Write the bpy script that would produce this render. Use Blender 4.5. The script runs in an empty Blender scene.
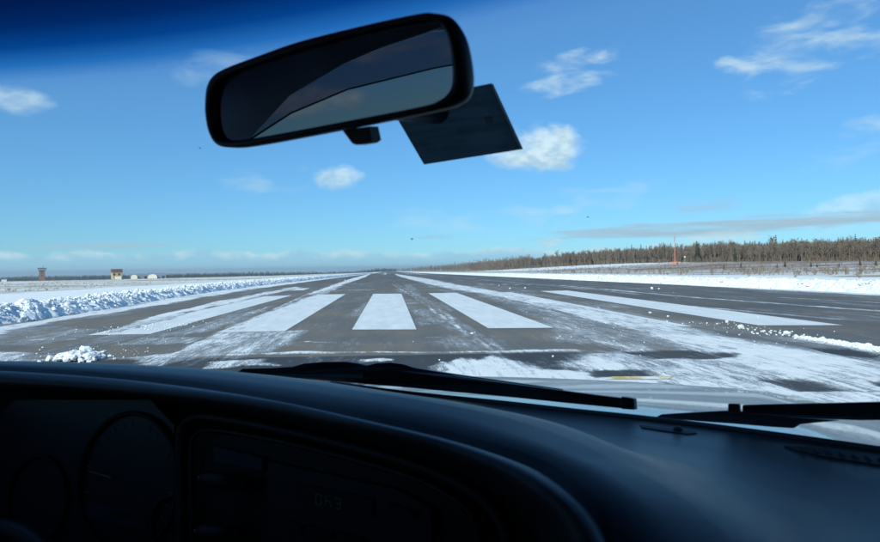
import bpy, bmesh, math, random
import numpy as np
from mathutils import Vector, Matrix

scene = bpy.context.scene
col = scene.collection
R = math.radians
random.seed(7)
RNG = np.random.default_rng(7)

# ------------------------------------------------------------------ camera
FOC, CX, CY = 660.0, 440.0, 271.0          # focal length and centre in photo pixels (880 x 542)
CAM_H = 1.80
YAW, PITCH, ROLL = R(4.5), R(0.28), R(0.83)  # right of the runway axis, down, clockwise
cam_pos = np.array([0.0, 0.0, CAM_H])
fwd_h = np.array([math.sin(YAW), math.cos(YAW), 0.0])
right_h = np.array([math.cos(YAW), -math.sin(YAW), 0.0])
zup = np.array([0.0, 0.0, 1.0])
fwd = fwd_h * math.cos(PITCH) - zup * math.sin(PITCH)
up0 = zup * math.cos(PITCH) + fwd_h * math.sin(PITCH)
cam_r = math.cos(ROLL) * right_h - math.sin(ROLL) * up0
cam_u = math.sin(ROLL) * right_h + math.cos(ROLL) * up0

cam_data = bpy.data.cameras.new('camera')
cam = bpy.data.objects.new('camera', cam_data)
col.objects.link(cam)
M = Matrix(((cam_r[0], cam_u[0], -fwd[0], 0), (cam_r[1], cam_u[1], -fwd[1], 0),
            (cam_r[2], cam_u[2], -fwd[2], CAM_H), (0, 0, 0, 1)))
cam.matrix_world = M
cam_data.sensor_width = 36.0
cam_data.lens = 36.0 * FOC / 880.0
cam_data.clip_start = 0.02
cam_data.clip_end = 40000.0
cam_data.dof.use_dof = True
cam_data.dof.focus_distance = 30.0
cam_data.dof.aperture_fstop = 14.0
scene.camera = cam

# ------------------------------------------------------------------ sun, sky, exposure
SUN_AZ, SUN_EL = R(-143), R(32)             # clockwise from the runway axis
sd = np.array([math.sin(SUN_AZ) * math.cos(SUN_EL), math.cos(SUN_AZ) * math.cos(SUN_EL), math.sin(SUN_EL)])
sun_data = bpy.data.lights.new('sun', 'SUN')
sun_data.energy = 3.6
sun_data.angle = R(0.53)
sun_data.color = (1.0, 0.95, 0.87)
sun = bpy.data.objects.new('sun', sun_data)
col.objects.link(sun)
sun.rotation_euler = Vector((-sd[0], -sd[1], -sd[2])).to_track_quat('-Z', 'Y').to_euler()
sun.location = (0, 0, 60)

scene.view_settings.view_transform = 'Standard'
scene.view_settings.look = 'None'
scene.view_settings.exposure = 0.44
scene.view_settings.gamma = 1.0
scene.view_settings.use_curve_mapping = False
scene.render.engine = 'CYCLES'
scene.cycles.use_denoising = True
scene.cycles.max_bounces = 10
scene.cycles.transparent_max_bounces = 12
scene.cycles.caustics_reflective = False
scene.cycles.caustics_refractive = False
scene.cycles.sample_clamp_indirect = 6.0


def ray(px, py):
    d = fwd * FOC + cam_r * (px - CX) - cam_u * (py - CY)
    return d / np.linalg.norm(d)


def azel(px, py):
    d = ray(px, py)
    return math.atan2(d[0], d[1]), math.asin(d[2])


world = bpy.data.worlds.new('World')
scene.world = world
world.use_nodes = True
world.cycles.sampling_method = 'MANUAL'
world.cycles.sample_map_resolution = 512


class NT:
    """Small helper to wire node trees."""
    def __init__(self, tree):
        self.t = tree
        self.n = tree.nodes
        self.l = tree.links

    def new(self, typ, **kw):
        n = self.n.new(typ)
        for k, v in kw.items():
            setattr(n, k, v)
        return n

    def put(self, sock, val):
        if isinstance(val, bpy.types.NodeSocket):
            self.l.new(val, sock)
        else:
            sock.default_value = val

    def math(self, op, a, b=None, c=None, clamp=False):
        n = self.new('ShaderNodeMath', operation=op, use_clamp=clamp)
        self.put(n.inputs[0], a)
        if b is not None:
            self.put(n.inputs[1], b)
        if c is not None:
            self.put(n.inputs[2], c)
        return n.outputs[0]

    def smooth(self, x, lo, hi, a=0.0, b=1.0):
        n = self.new('ShaderNodeMapRange', interpolation_type='SMOOTHSTEP')
        self.put(n.inputs['Value'], x)
        n.inputs['From Min'].default_value = lo
        n.inputs['From Max'].default_value = hi
        n.inputs['To Min'].default_value = a
        n.inputs['To Max'].default_value = b
        return n.outputs[0]

    def noise(self, vec, scale, detail=4.0, rough=0.55, dist=0.0):
        n = self.new('ShaderNodeTexNoise')
        if vec is not None:
            self.l.new(vec, n.inputs['Vector'])
        n.inputs['Scale'].default_value = scale
        n.inputs['Detail'].default_value = detail
        n.inputs['Roughness'].default_value = rough
        n.inputs['Distortion'].default_value = dist
        return n.outputs['Fac']

    def mapping(self, vec, scale=(1, 1, 1), loc=(0, 0, 0), rot=(0, 0, 0)):
        n = self.new('ShaderNodeMapping')
        self.l.new(vec, n.inputs['Vector'])
        n.inputs['Scale'].default_value = scale
        n.inputs['Location'].default_value = loc
        n.inputs['Rotation'].default_value = rot
        return n.outputs[0]

    def mix(self, fac, a, b):
        n = self.new('ShaderNodeMix', data_type='RGBA')
        self.put(n.inputs[0], fac)
        self.put(n.inputs[6], a)
        self.put(n.inputs[7], b)
        return n.outputs[2]

    def attr(self, name):
        return self.new('ShaderNodeAttribute', attribute_name=name).outputs['Fac']


def c4(c):
    return (c[0], c[1], c[2], 1.0)


def build_world():
    t = NT(world.node_tree)
    for n in list(t.n):
        t.n.remove(n)
    out = t.new('ShaderNodeOutputWorld')
    bg = t.new('ShaderNodeBackground')
    bg.inputs['Strength'].default_value = 0.10
    t.l.new(bg.outputs[0], out.inputs[0])
    sky = t.new('ShaderNodeTexSky', sky_type='NISHITA')
    sky.sun_disc = False
    sky.sun_elevation = SUN_EL
    sky.sun_rotation = SUN_AZ
    sky.altitude = 100.0
    sky.air_density = 1.0
    sky.dust_density = 0.0
    sky.ozone_density = 5.0
    tint = t.new('ShaderNodeMix', data_type='RGBA', blend_type='MULTIPLY')
    tint.inputs[0].default_value = 1.0
    t.l.new(sky.outputs[0], tint.inputs[6])
    tint.inputs[7].default_value = c4(SKY_TINT)
    gam = t.new('ShaderNodeGamma')
    t.l.new(tint.outputs[2], gam.inputs[0])
    gam.inputs[1].default_value = SKY_GAMMA
    colr = gam.outputs[0]
    tc = t.new('ShaderNodeTexCoord')
    sep = t.new('ShaderNodeSeparateXYZ')
    t.l.new(tc.outputs['Generated'], sep.inputs[0])
    az = t.math('ARCTAN2', sep.outputs[0], sep.outputs[1])
    el = t.math('ARCSINE', sep.outputs[2])
    comb = t.new('ShaderNodeCombineXYZ')
    t.l.new(az, comb.inputs[0])
    t.l.new(t.math('MULTIPLY', el, 1.7), comb.inputs[1])
    P = comb.outputs[0]
    puff = t.noise(P, 21.0, 6.0, 0.52, 0.15)
    wisp = t.noise(t.mapping(P, (1, 1.7, 1), rot=(0, 0, -0.35)), 13.0, 5.0, 0.52, 0.35)
    strat = t.noise(t.mapping(P, (1, 9, 1)), 7.0, 5.0, 0.6, 0.2)
    shade = t.noise(P, 40.0, 4.0, 0.55)

    def blob(px, py, rx, ry, tilt=0.0):
        a0, e0 = azel(px, py) if py is not None else px
        da = t.math('SUBTRACT', az, a0)
        de = t.math('SUBTRACT', el, e0)
        if tilt:
            c, s = math.cos(tilt), math.sin(tilt)
            da2 = t.math('ADD', t.math('MULTIPLY', da, c), t.math('MULTIPLY', de, s))
            de = t.math('SUBTRACT', t.math('MULTIPLY', de, c), t.math('MULTIPLY', da, s))
            da = da2
        q = t.math('ADD', t.math('POWER', t.math('ABSOLUTE', t.math('MULTIPLY', da, FOC / rx)), 2.0),
                   t.math('POWER', t.math('ABSOLUTE', t.math('MULTIPLY', de, FOC / ry)), 2.0))
        return t.math('MAXIMUM', t.math('SUBTRACT', 1.0, q), -1.5), de

    # (px, py, rx, ry, tilt, kind, opacity)
    clouds = [
        (541, 149, 50, 26, 0.05, 'puff', 0.9), (503, 159, 24, 11, 0.0, 'puff', 0.5), (338, 178, 28, 14, 0.0, 'puff', 0.7),
        (568, 76, 50, 19, 0.25, 'wisp', 0.75), (598, 66, 26, 12, 0.5, 'wisp', 0.5),
        (812, 40, 72, 32, 0.3, 'wisp', 0.72), (752, 62, 30, 14, 0.2, 'wisp', 0.5), (866, 136, 48, 17, 0.3, 'wisp', 0.5),
        (6, 99, 36, 14, 0.0, 'puff', 0.55), (212, 66, 50, 22, 0.1, 'wisp', 0.3),
        (268, 181, 46, 16, 0.1, 'wisp', 0.35), (438, 222, 60, 14, 0.0, 'wisp', 0.3),
        (590, 202, 60, 18, 0.2, 'wisp', 0.35), (545, 213, 50, 13, 0.0, 'wisp', 0.35),
        (703, 207, 46, 13, 0.12, 'grey', 0.55), (858, 206, 66, 14, 0.22, 'puff', 0.45),
        (735, 226, 210, 10, 0.035, 'strat', 0.95), (600, 231, 70, 4, 0.02, 'strat', 0.6), (860, 217, 110, 9, 0.05, 'strat', 0.7),
        (101, 246, 78, 4.5, 0.03, 'strat', 0.75), (435, 237, 30, 2.5, 0.0, 'strat', 0.5), (548, 243, 16, 6, 0.0, 'puff', 0.6),
        (690, 240, 80, 7, 0.05, 'wisp', 0.5), (780, 236, 90, 7, 0.05, 'wisp', 0.5),
    ]
    # the same fair-weather clouds go on round the sky: (azimuth, elevation) in degrees
    for a_, e_, rx, ry, kind in ((-84, 4.0, 70, 16, 'puff'), (-92, 6.5, 90, 14, 'wisp'), (-101, 3.5, 60, 14, 'puff'), (-74, 8.0, 70, 22, 'wisp'), (-120, 10.0, 70, 26, 'puff'),
                                 (70, 7.0, 70, 24, 'puff'), (105, 12.0, 80, 30, 'wisp'), (150, 8.0, 80, 26, 'puff'), (-160, 14.0, 80, 30, 'wisp')):
        clouds.append(((R(a_), R(e_)), None, rx, ry, 0.1, kind, 0.85))
    white = (5.9, 6.7, 7.4, 1)
    grey = (3.1, 4.1, 5.2, 1)
    for px, py, rx, ry, tilt, kind, op in clouds:
        m, de = blob(px, py, rx, ry, tilt)
        if kind == 'puff':
            d = t.math('ADD', t.math('MULTIPLY', m, 0.8), t.math('MULTIPLY', t.math('SUBTRACT', puff, 0.5), 1.7))
            dens = t.smooth(d, -0.02, 0.80, 0.0, op)
            s = t.math('ADD', t.math('MULTIPLY', de, FOC / ry * 0.35), t.math('MULTIPLY', t.math('SUBTRACT', shade, 0.5), 2.0))
            cc = t.mix(t.smooth(s, -0.45, 0.35), (3.7, 4.8, 6.0, 1), white)
        elif kind == 'wisp':
            d = t.math('ADD', t.math('MULTIPLY', m, 0.5), t.math('MULTIPLY', t.math('SUBTRACT', wisp, 0.5), 2.6))
            dens = t.smooth(d, 0.0, 1.05, 0.0, op)
            cc = (5.0, 5.9, 6.7, 1)
        elif kind == 'grey':
            d = t.math('ADD', t.math('MULTIPLY', m, 0.5), t.math('MULTIPLY', t.math('SUBTRACT', wisp, 0.5), 2.4))
            dens = t.smooth(d, 0.1, 0.9, 0.0, op)
            cc = grey
        else:
            d = t.math('ADD', t.math('MULTIPLY', m, 0.6), t.math('MULTIPLY', t.math('SUBTRACT', strat, 0.5), 1.8))
            dens = t.smooth(d, 0.05, 0.7, 0.0, op)
            cc = grey
        colr = t.mix(dens, colr, cc)
    # the low cloud bank that rings the horizon
    top = t.math('ADD', 0.026, t.math('MULTIPLY', t.math('SUBTRACT', t.noise(t.mapping(P, (1, 0.2, 1)), 9.0, 6.0, 0.6), 0.5), 0.05))
    rel = t.math('SUBTRACT', top, el)
    body = t.smooth(rel, -0.002, 0.007, 0.0, 0.60)
    colr = t.mix(body, colr, (2.5, 4.3, 6.2, 1))
    rim = t.math('MULTIPLY', t.smooth(rel, -0.003, 0.002), t.smooth(rel, 0.003, 0.014, 1.0, 0.0))
    rim = t.math('MULTIPLY', rim, t.smooth(puff, 0.40, 0.66, 0.0, 0.62))
    colr = t.mix(rim, colr, (5.4, 6.2, 6.8, 1))
    t.l.new(colr, bg.inputs['Color'])


SKY_TINT = (0.55, 1.12, 1.72)
SKY_GAMMA = 0.76
build_world()

# ------------------------------------------------------------------ helpers
def tag(o, label=None, cat=None, group=None, kind=None):
    if label: o['label'] = label
    if cat: o['category'] = cat
    if group: o['group'] = group
    if kind: o['kind'] = kind
    return o


def mesh_np(name, verts, faces, smooth=False, attrs=None):
    verts = np.asarray(verts, dtype=np.float32)
    me = bpy.data.meshes.new(name)
    faces = [np.asarray(f, dtype=np.int32) for f in (faces if isinstance(faces, list) else [faces])]
    nl = sum(f.size for f in faces)
    nf = sum(len(f) for f in faces)
    me.vertices.add(len(verts))
    me.vertices.foreach_set('co', verts.ravel())
    me.loops.add(nl)
    me.loops.foreach_set('vertex_index', np.concatenate([f.ravel() for f in faces]))
    me.polygons.add(nf)
    sizes = np.concatenate([np.full(len(f), f.shape[1], dtype=np.int32) for f in faces])
    starts = np.concatenate([[0], np.cumsum(sizes)[:-1]]).astype(np.int32)
    me.polygons.foreach_set('loop_start', starts)
    me.polygons.foreach_set('loop_total', sizes)
    me.polygons.foreach_set('use_smooth', np.full(nf, smooth, dtype=bool))
    for k, v in (attrs or {}).items():
        a = me.attributes.new(k, 'FLOAT', 'POINT')
        a.data.foreach_set('value', np.asarray(v, dtype=np.float32).ravel())
    me.update(calc_edges=True)
    me.validate()
    return me


def obj(name, me, mat=None, parent=None, loc=None):
    if isinstance(me, bmesh.types.BMesh):
        m2 = bpy.data.meshes.new(name)
        bmesh.ops.recalc_face_normals(me, faces=me.faces)
        me.to_mesh(m2)
        me.free()
        me = m2
    o = bpy.data.objects.new(name, me)
    col.objects.link(o)
    if mat is not None:
        me.materials.append(mat)
    if parent is not None:
        o.parent = parent
    if loc is not None:
        o.location = loc
    return o


def empty(name, loc=(0, 0, 0), rz=0.0, parent=None):
    o = bpy.data.objects.new(name, None)
    col.objects.link(o)
    o.location = loc
    o.rotation_euler = (0, 0, rz)
    o.empty_display_size = 0.2
    o.parent = parent
    return o


def shade_smooth(o, on=True):
    for p in o.data.polygons:
        p.use_smooth = on
    return o


def bm_box(bm, c, s, rot=None):
    r = bmesh.ops.create_cube(bm, size=1.0)
    vs = r['verts']
    bmesh.ops.scale(bm, vec=s, verts=vs)
    if rot is not None:
        bmesh.ops.rotate(bm, matrix=rot, verts=vs)
    bmesh.ops.translate(bm, vec=c, verts=vs)
    return vs


def bm_bevel(bm, w, seg=2):
    bmesh.ops.bevel(bm, geom=list(bm.edges), offset=w, segments=seg, affect='EDGES', profile=0.6)


def bm_tube(bm, pts, rad, n=8, cap=True):
    """Tube through pts with a radius per point."""
    pts = [Vector(p) for p in pts]
    if not hasattr(rad, '__len__'):
        rad = [rad] * len(pts)
    rings = []
    for i, p in enumerate(pts):
        a = pts[max(0, i - 1)]
        b = pts[min(len(pts) - 1, i + 1)]
        d = (b - a).normalized()
        x = d.orthogonal().normalized() if i == 0 else (rings_x - d * rings_x.dot(d)).normalized()
        rings_x = x
        y = d.cross(x)
        rings.append([bm.verts.new(p + (x * math.cos(2 * math.pi * k / n) + y * math.sin(2 * math.pi * k / n)) * rad[i]) for k in range(n)])
    for i in range(len(rings) - 1):
        for k in range(n):
            bm.faces.new((rings[i][k], rings[i][(k + 1) % n], rings[i + 1][(k + 1) % n], rings[i + 1][k]))
    if cap:
        bm.faces.new(list(reversed(rings[0])))
        bm.faces.new(rings[-1])


def hash2(ix, iy, seed):
    h = (ix.astype(np.int64) * 374761393 + iy.astype(np.int64) * 668265263 + seed * 1274126177) & 0xFFFFFFFF
    h = ((h ^ (h >> 13)) * 1274126177) & 0xFFFFFFFF
    return ((h ^ (h >> 16)) & 0xFFFFFF) / float(0xFFFFFF)


def vnoise(x, y, seed=0):
    ix, iy = np.floor(x), np.floor(y)
    fx, fy = x - ix, y - iy
    fx, fy = fx * fx * (3 - 2 * fx), fy * fy * (3 - 2 * fy)
    a, b = hash2(ix, iy, seed), hash2(ix + 1, iy, seed)
    c, d = hash2(ix, iy + 1, seed), hash2(ix + 1, iy + 1, seed)
    return (a * (1 - fx) + b * fx) * (1 - fy) + (c * (1 - fx) + d * fx) * fy


def fbm(x, y, seed=0, oct=4, gain=0.5):
    s, amp, tot = 0, 1.0, 0
    for i in range(oct):
        s = s + amp * vnoise(x * 2 ** i + 17.3 * i, y * 2 ** i - 9.1 * i, seed + i)
        tot += amp
        amp *= gain
    return s / tot


def sstep(x, lo, hi):
    t = np.clip((x - lo) / (hi - lo), 0, 1)
    return t * t * (3 - 2 * t)


# ------------------------------------------------------------------ terrain
def gz(x, y):
    """Ground height: level near the camera, then falling gently; a low rise on the right."""
    x = np.asarray(x, dtype=float)
    y = np.asarray(y, dtype=float)
    z = -0.0045 * (np.sqrt((y - 60) ** 2 + 400) + (y - 60)) / 2
    dist = np.sqrt(x * x + y * y)
    z = z + 5.6 * np.exp(-((y - 620) / 300) ** 2) * sstep(x, 70, 230) + 0.8 * np.exp(-((y - 300) / 250) ** 2) * sstep(x, 90, 240)
    z = z - 0.0052 * np.maximum(0, dist - 250) * sstep(-x, 40, 200) * (dist < 6000) - 0.0052 * 5750 * sstep(-x, 40, 200) * (dist >= 6000)
    return z


def ground(px, py):
    """Where the sight line through a photo pixel meets the ground near the runway."""
    d = ray(px, py)
    t = 1.0
    for _ in range(60):
        p = cam_pos + d * t
        err = p[2] - float(gz(p[0], p[1]))
        t += err / max(1e-4, -d[2] - 0.0045 * (1 if p[1] > 60 else 0))
        t = min(max(t, 0.5), 9000)
    return cam_pos + d * t


def at_depth(px, py, depth):
    d = ray(px, py)
    return cam_pos + d * (depth / float(np.dot(d, fwd)))


# ------------------------------------------------------------------ materials
def new_mat(name):
    m = bpy.data.materials.new(name)
    m.use_nodes = True
    t = NT(m.node_tree)
    b = m.node_tree.nodes['Principled BSDF']
    return m, t, b


def plain(name, colr, rough=0.6, metal=0.0, var=0.0, scale=8.0, bump=0.0, bscale=60.0, spec=0.5, coat=0.0):
    m, t, b = new_mat(name)
    b.inputs['Base Color'].default_value = c4(colr)
    b.inputs['Roughness'].default_value = rough
    b.inputs['Metallic'].default_value = metal
    b.inputs['Specular IOR Level'].default_value = spec
    b.inputs['Coat Weight'].default_value = coat
    tc = t.new('ShaderNodeTexCoord').outputs['Object']
    if var > 0:
        n = t.noise(tc, scale, 5.0)
        lo = tuple(c * (1 - var) for c in colr)
        hi = tuple(min(1, c * (1 + var)) for c in colr)
        t.l.new(t.mix(t.smooth(n, 0.3, 0.7), c4(lo), c4(hi)), b.inputs['Base Color'])
    if bump > 0:
        bn = t.new('ShaderNodeBump')
        bn.inputs['Strength'].default_value = bump
        bn.inputs['Distance'].default_value = 0.002
        t.l.new(t.noise(tc, bscale, 3.0), bn.inputs['Height'])
        t.l.new(bn.outputs[0], b.inputs['Normal'])
    return m


SNOW = (0.78, 0.82, 0.83)


def snow_material():
    m, t, b = new_mat('snow')
    tc = t.new('ShaderNodeTexCoord').outputs['Object']
    n = t.noise(tc, 1.3, 6.0, 0.6)
    t.l.new(t.mix(t.smooth(n, 0.3, 0.75), (0.72, 0.77, 0.79, 1), (0.82, 0.85, 0.86, 1)), b.inputs['Base Color'])
    b.inputs['Roughness'].default_value = 0.7
    b.inputs['Specular IOR Level'].default_value = 0.25
    b.inputs['Subsurface Weight'].default_value = 0.0
    bn = t.new('ShaderNodeBump')
    bn.inputs['Strength'].default_value = 0.6
    bn.inputs['Distance'].default_value = 0.03
    t.l.new(t.noise(tc, 14.0, 5.0, 0.65), bn.inputs['Height'])
    t.l.new(bn.outputs[0], b.inputs['Normal'])
    return m


def runway_material():
    """Bare brown-grey pavement and dark asphalt, with packed and drifted snow where the attribute says so."""
    m, t, b = new_mat('runway_surface')
    tc = t.new('ShaderNodeTexCoord').outputs['Object']
    stretch = t.mapping(tc, (1.0, 0.22, 1.0))
    cross = t.mapping(tc, (0.35, 1.0, 1.0))
    n1 = t.noise(stretch, 0.9, 6.0, 0.6, 0.4)
    n2 = t.noise(t.mapping(tc, (1.0, 0.12, 1.0)), 9.0, 5.0, 0.6)
    n3 = t.noise(t.mapping(tc, (1.0, 0.5, 1.0)), 30.0, 3.0, 0.6)
    n4 = t.noise(cross, 5.0, 4.0, 0.6)
    snow = t.attr('snow')
    s = t.math('ADD', snow, t.math('MULTIPLY', t.math('SUBTRACT', n1, 0.5), 0.55))
    s = t.math('ADD', s, t.math('MULTIPLY', t.math('SUBTRACT', n2, 0.5), 0.75))
    s = t.math('ADD', s, t.math('MULTIPLY', t.math('SUBTRACT', n3, 0.5), 0.60))
    s = t.math('ADD', s, t.math('MULTIPLY', t.math('SUBTRACT', n4, 0.5), 0.34))
    n5 = t.noise(t.mapping(tc, (1.0, 0.035, 1.0)), 3.2, 5.0, 0.62)
    s = t.math('ADD', s, t.math('MULTIPLY', t.math('SUBTRACT', n5, 0.5), 0.45))
    thick = t.smooth(s, 0.46, 0.74)
    frost = t.smooth(s, 0.20, 0.60, 0.0, 0.46)
    packed = t.mix(t.smooth(t.math('ADD', t.math('MULTIPLY', n1, 0.5), t.math('MULTIPLY', n2, 0.5)), 0.36, 0.62), (0.52, 0.58, 0.63, 1), c4(SNOW))
    packed = t.mix(t.smooth(s, 0.66, 0.92), packed, c4(SNOW))
    # pavement
    p1 = t.noise(tc, 0.25, 5.0, 0.6)
    p2 = t.noise(t.mapping(tc, (1, 0.15, 1)), 1.4, 5.0, 0.65)
    p3 = t.noise(tc, 60.0, 3.0, 0.7)
    conc = t.mix(t.smooth(p1, 0.35, 0.65), (0.160, 0.158, 0.148, 1), (0.220, 0.190, 0.148, 1))
    conc = t.mix(t.smooth(p2, 0.35, 0.7, 0.0, 0.6), conc, (0.115, 0.125, 0.132, 1))
    asph = t.mix(t.smooth(p1, 0.3, 0.7), (0.040, 0.046, 0.052, 1), (0.066, 0.068, 0.068, 1))
    base = t.mix(t.attr('dark'), conc, asph)
    base = t.mix(t.smooth(p3, 0.35, 0.75, 0.0, 0.35), base, (0.05, 0.05, 0.05, 1))
    # rubber-filled transverse joints every few metres
    colr = t.mix(frost, base, (0.46, 0.53, 0.60, 1))
    colr = t.mix(thick, colr, packed)
    t.l.new(colr, b.inputs['Base Color'])
    t.l.new(t.smooth(s, 0.3, 0.6, 0.72, 0.8), b.inputs['Roughness'])
    b.inputs['Specular IOR Level'].default_value = 0.25
    h = t.math('ADD', t.math('MULTIPLY', thick, 1.0), t.math('MULTIPLY', p3, 0.15))
    h = t.math('ADD', h, t.math('MULTIPLY', t.math('MULTIPLY', n3, thick), 1.2))
    bn = t.new('ShaderNodeBump')
    bn.inputs['Strength'].default_value = 0.7
    bn.inputs['Distance'].default_value = 0.02
    t.l.new(h, bn.inputs['Height'])
    t.l.new(bn.outputs[0], b.inputs['Normal'])
    return m


def paint_material(name, colr, wear, snow_amt=0.0):
    """Worn road paint, dusted with snow."""
    m, t, b = new_mat(name)
    tc = t.new('ShaderNodeTexCoord').outputs['Object']
    n1 = t.noise(t.mapping(tc, (1, 0.2, 1)), 2.0, 6.0, 0.62, 0.3)
    n2 = t.noise(tc, 26.0, 4.0, 0.7)
    w = t.math('ADD', t.math('MULTIPLY', n1, 0.6), t.math('MULTIPLY', n2, 0.4))
    c = t.mix(t.smooth(n1, 0.35, 0.7), c4(tuple(k * 0.86 for k in colr)), c4(colr))
    c = t.mix(t.smooth(w, 1 - wear, 1 - wear + 0.08, 0, 0.8), c, (0.12, 0.115, 0.10, 1))
    if snow_amt > 0:
        n3 = t.noise(t.mapping(tc, (1, 0.35, 1)), 1.1, 6.0, 0.65, 0.5)
        c = t.mix(t.smooth(n3, 1 - snow_amt - 0.06, 1 - snow_amt + 0.06), c, c4(SNOW))
    t.l.new(c, b.inputs['Base Color'])
    b.inputs['Roughness'].default_value = 0.7
    b.inputs['Specular IOR Level'].default_value = 0.2
    bn = t.new('ShaderNodeBump')
    bn.inputs['Strength'].default_value = 0.3
    bn.inputs['Distance'].default_value = 0.004
    t.l.new(n2, bn.inputs['Height'])
    t.l.new(bn.outputs[0], b.inputs['Normal'])
    return m


def field_material():
    m, t, b = new_mat('snowy_field')
    tc = t.new('ShaderNodeTexCoord').outputs['Object']
    n1 = t.noise(t.mapping(tc, (0.5, 1, 1)), 0.10, 8.0, 0.66, 0.6)
    n2 = t.noise(tc, 0.9, 7.0, 0.7)
    n3 = t.noise(t.mapping(tc, (0.25, 1, 1)), 0.035, 5.0, 0.6)
    g = t.math('ADD', t.attr('grass'), t.math('MULTIPLY', t.math('SUBTRACT', n1, 0.5), 0.9))
    g = t.math('ADD', g, t.math('MULTIPLY', t.math('SUBTRACT', n2, 0.5), 0.8))
    g = t.math('ADD', g, t.math('MULTIPLY', t.math('SUBTRACT', n3, 0.5), 0.7))
    grass = t.mix(t.smooth(n2, 0.3, 0.7), (0.20, 0.16, 0.10, 1), (0.42, 0.36, 0.26, 1))
    grass = t.mix(t.attr('brush'), grass, (0.20, 0.135, 0.095, 1))
    c = t.mix(t.smooth(g, 0.35, 0.75), c4(SNOW), grass)
    t.l.new(c, b.inputs['Base Color'])
    b.inputs['Roughness'].default_value = 0.85
    b.inputs['Specular IOR Level'].default_value = 0.15
    bn = t.new('ShaderNodeBump')
    bn.inputs['Strength'].default_value = 0.5
    bn.inputs['Distance'].default_value = 0.12
    t.l.new(n2, bn.inputs['Height'])
    t.l.new(bn.outputs[0], b.inputs['Normal'])
    return m


M_SNOW = snow_material()
M_RUN = runway_material()
M_PAINT = paint_material('white_marking_paint', (0.74, 0.79, 0.81), 0.30, 0.35)
M_YELLOW = paint_material('yellow_marking_paint', (0.58, 0.45, 0.16), 0.42, 0.46)
M_FIELD = field_material()

# ------------------------------------------------------------------ ground sheet
RW_L, RW_R, RW_END, RW_NEAR = -15.5, 27.0, 2600.0, -70.0


def spaced(lim, first, grow):
    v, s = [0.0], first
    while v[-1] < lim:
        v.append(v[-1] + s)
        s *= grow
    return np.array(v)


def build_ground():
    right = spaced(9000, 2.0, 1.055)
    xs = np.unique(np.concatenate([-right, right, [RW_L - 0.5, RW_R + 0.5]]))
    yf = spaced(12000, 2.0, 1.035)
    yb = spaced(2500, 4.0, 1.15)
    ys = np.unique(np.concatenate([-yb, yf]))
    X, Y = np.meshgrid(xs, ys)
    Z = gz(X, Y)
    inside = (X > RW_L - 0.2) & (X < RW_R + 0.2) & (Y < RW_END) & (Y > RW_NEAR)
    Z = np.where(inside, Z - 0.30, Z)
    away = sstep(np.abs(X - 6), 24, 60)
    Z = Z + away * (fbm(X / 22, Y / 22, 5) - 0.5) * 0.5 * (np.hypot(X, Y) < 900)
    edge_l = 34 + 3 * (fbm(Y / 40, X * 0, 3) - 0.5)
    grass = np.where(X < 0, sstep(-X, edge_l - 1.0, edge_l + 2) * 0.53, sstep(X, 48, 60) * 0.57)
    grass = np.where(X > 0, grass + 0.10 * np.exp(-((Y - 330) / 170) ** 2) * sstep(X, 80, 150), grass)
    grass = np.where((X > 100) & (Y > 430) & (Y < 900), grass - 0.30 * sstep(Y, 430, 520), grass)
    grass = np.where((np.abs(X) < 70) & (Y > RW_END), 0.2, grass)
    brush = sstep(X, 50, 120)
    ny, nx = X.shape
    idx = np.arange(ny * nx).reshape(ny, nx)
    F = np.stack([idx[:-1, :-1], idx[:-1, 1:], idx[1:, 1:], idx[1:, :-1]], -1).reshape(-1, 4)
    me = mesh_np('ground', np.stack([X, Y, Z], -1).reshape(-1, 3), F, True, {'grass': grass, 'brush': brush})
    o = obj('ground', me, M_FIELD)
    tag(o, 'flat airfield land with snow and dry tan grass on both sides of the runway', kind='structure')
    return o


GROUND = build_ground()


# ------------------------------------------------------------------ runway sheet with its snow cover
def poly_world(pts):
    return np.array([ground(a, b)[:2] for a, b in pts])


def sd_poly(P, V):
    """Signed distance (positive inside) of points P (n,2) to polygon V."""
    n = len(V)
    best = np.full(len(P), 1e9)
    ins = np.zeros(len(P), dtype=bool)
    for i in range(n):
        a, b = V[i], V[(i + 1) % n]
        e = b - a
        w = P - a
        tt = np.clip((w @ e) / max(1e-9, e @ e), 0, 1)
        best = np.minimum(best, np.hypot(*(w - tt[:, None] * e).T))
        c = (a[1] > P[:, 1]) != (b[1] > P[:, 1])
        with np.errstate(divide='ignore', invalid='ignore'):
            xi = (b[0] - a[0]) * (P[:, 1] - a[1]) / (b[1] - a[1]) + a[0]
        ins ^= c & (P[:, 0] < xi)
    return np.where(ins, best, -best)


def d_line(P, V):
    best = np.full(len(P), 1e9)
    for i in range(len(V) - 1):
        a, b = V[i], V[i + 1]
        e = b - a
        w = P - a
        tt = np.clip((w @ e) / max(1e-9, e @ e), 0, 1)
        best = np.minimum(best, np.hypot(*(w - tt[:, None] * e).T))
    return best


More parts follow.
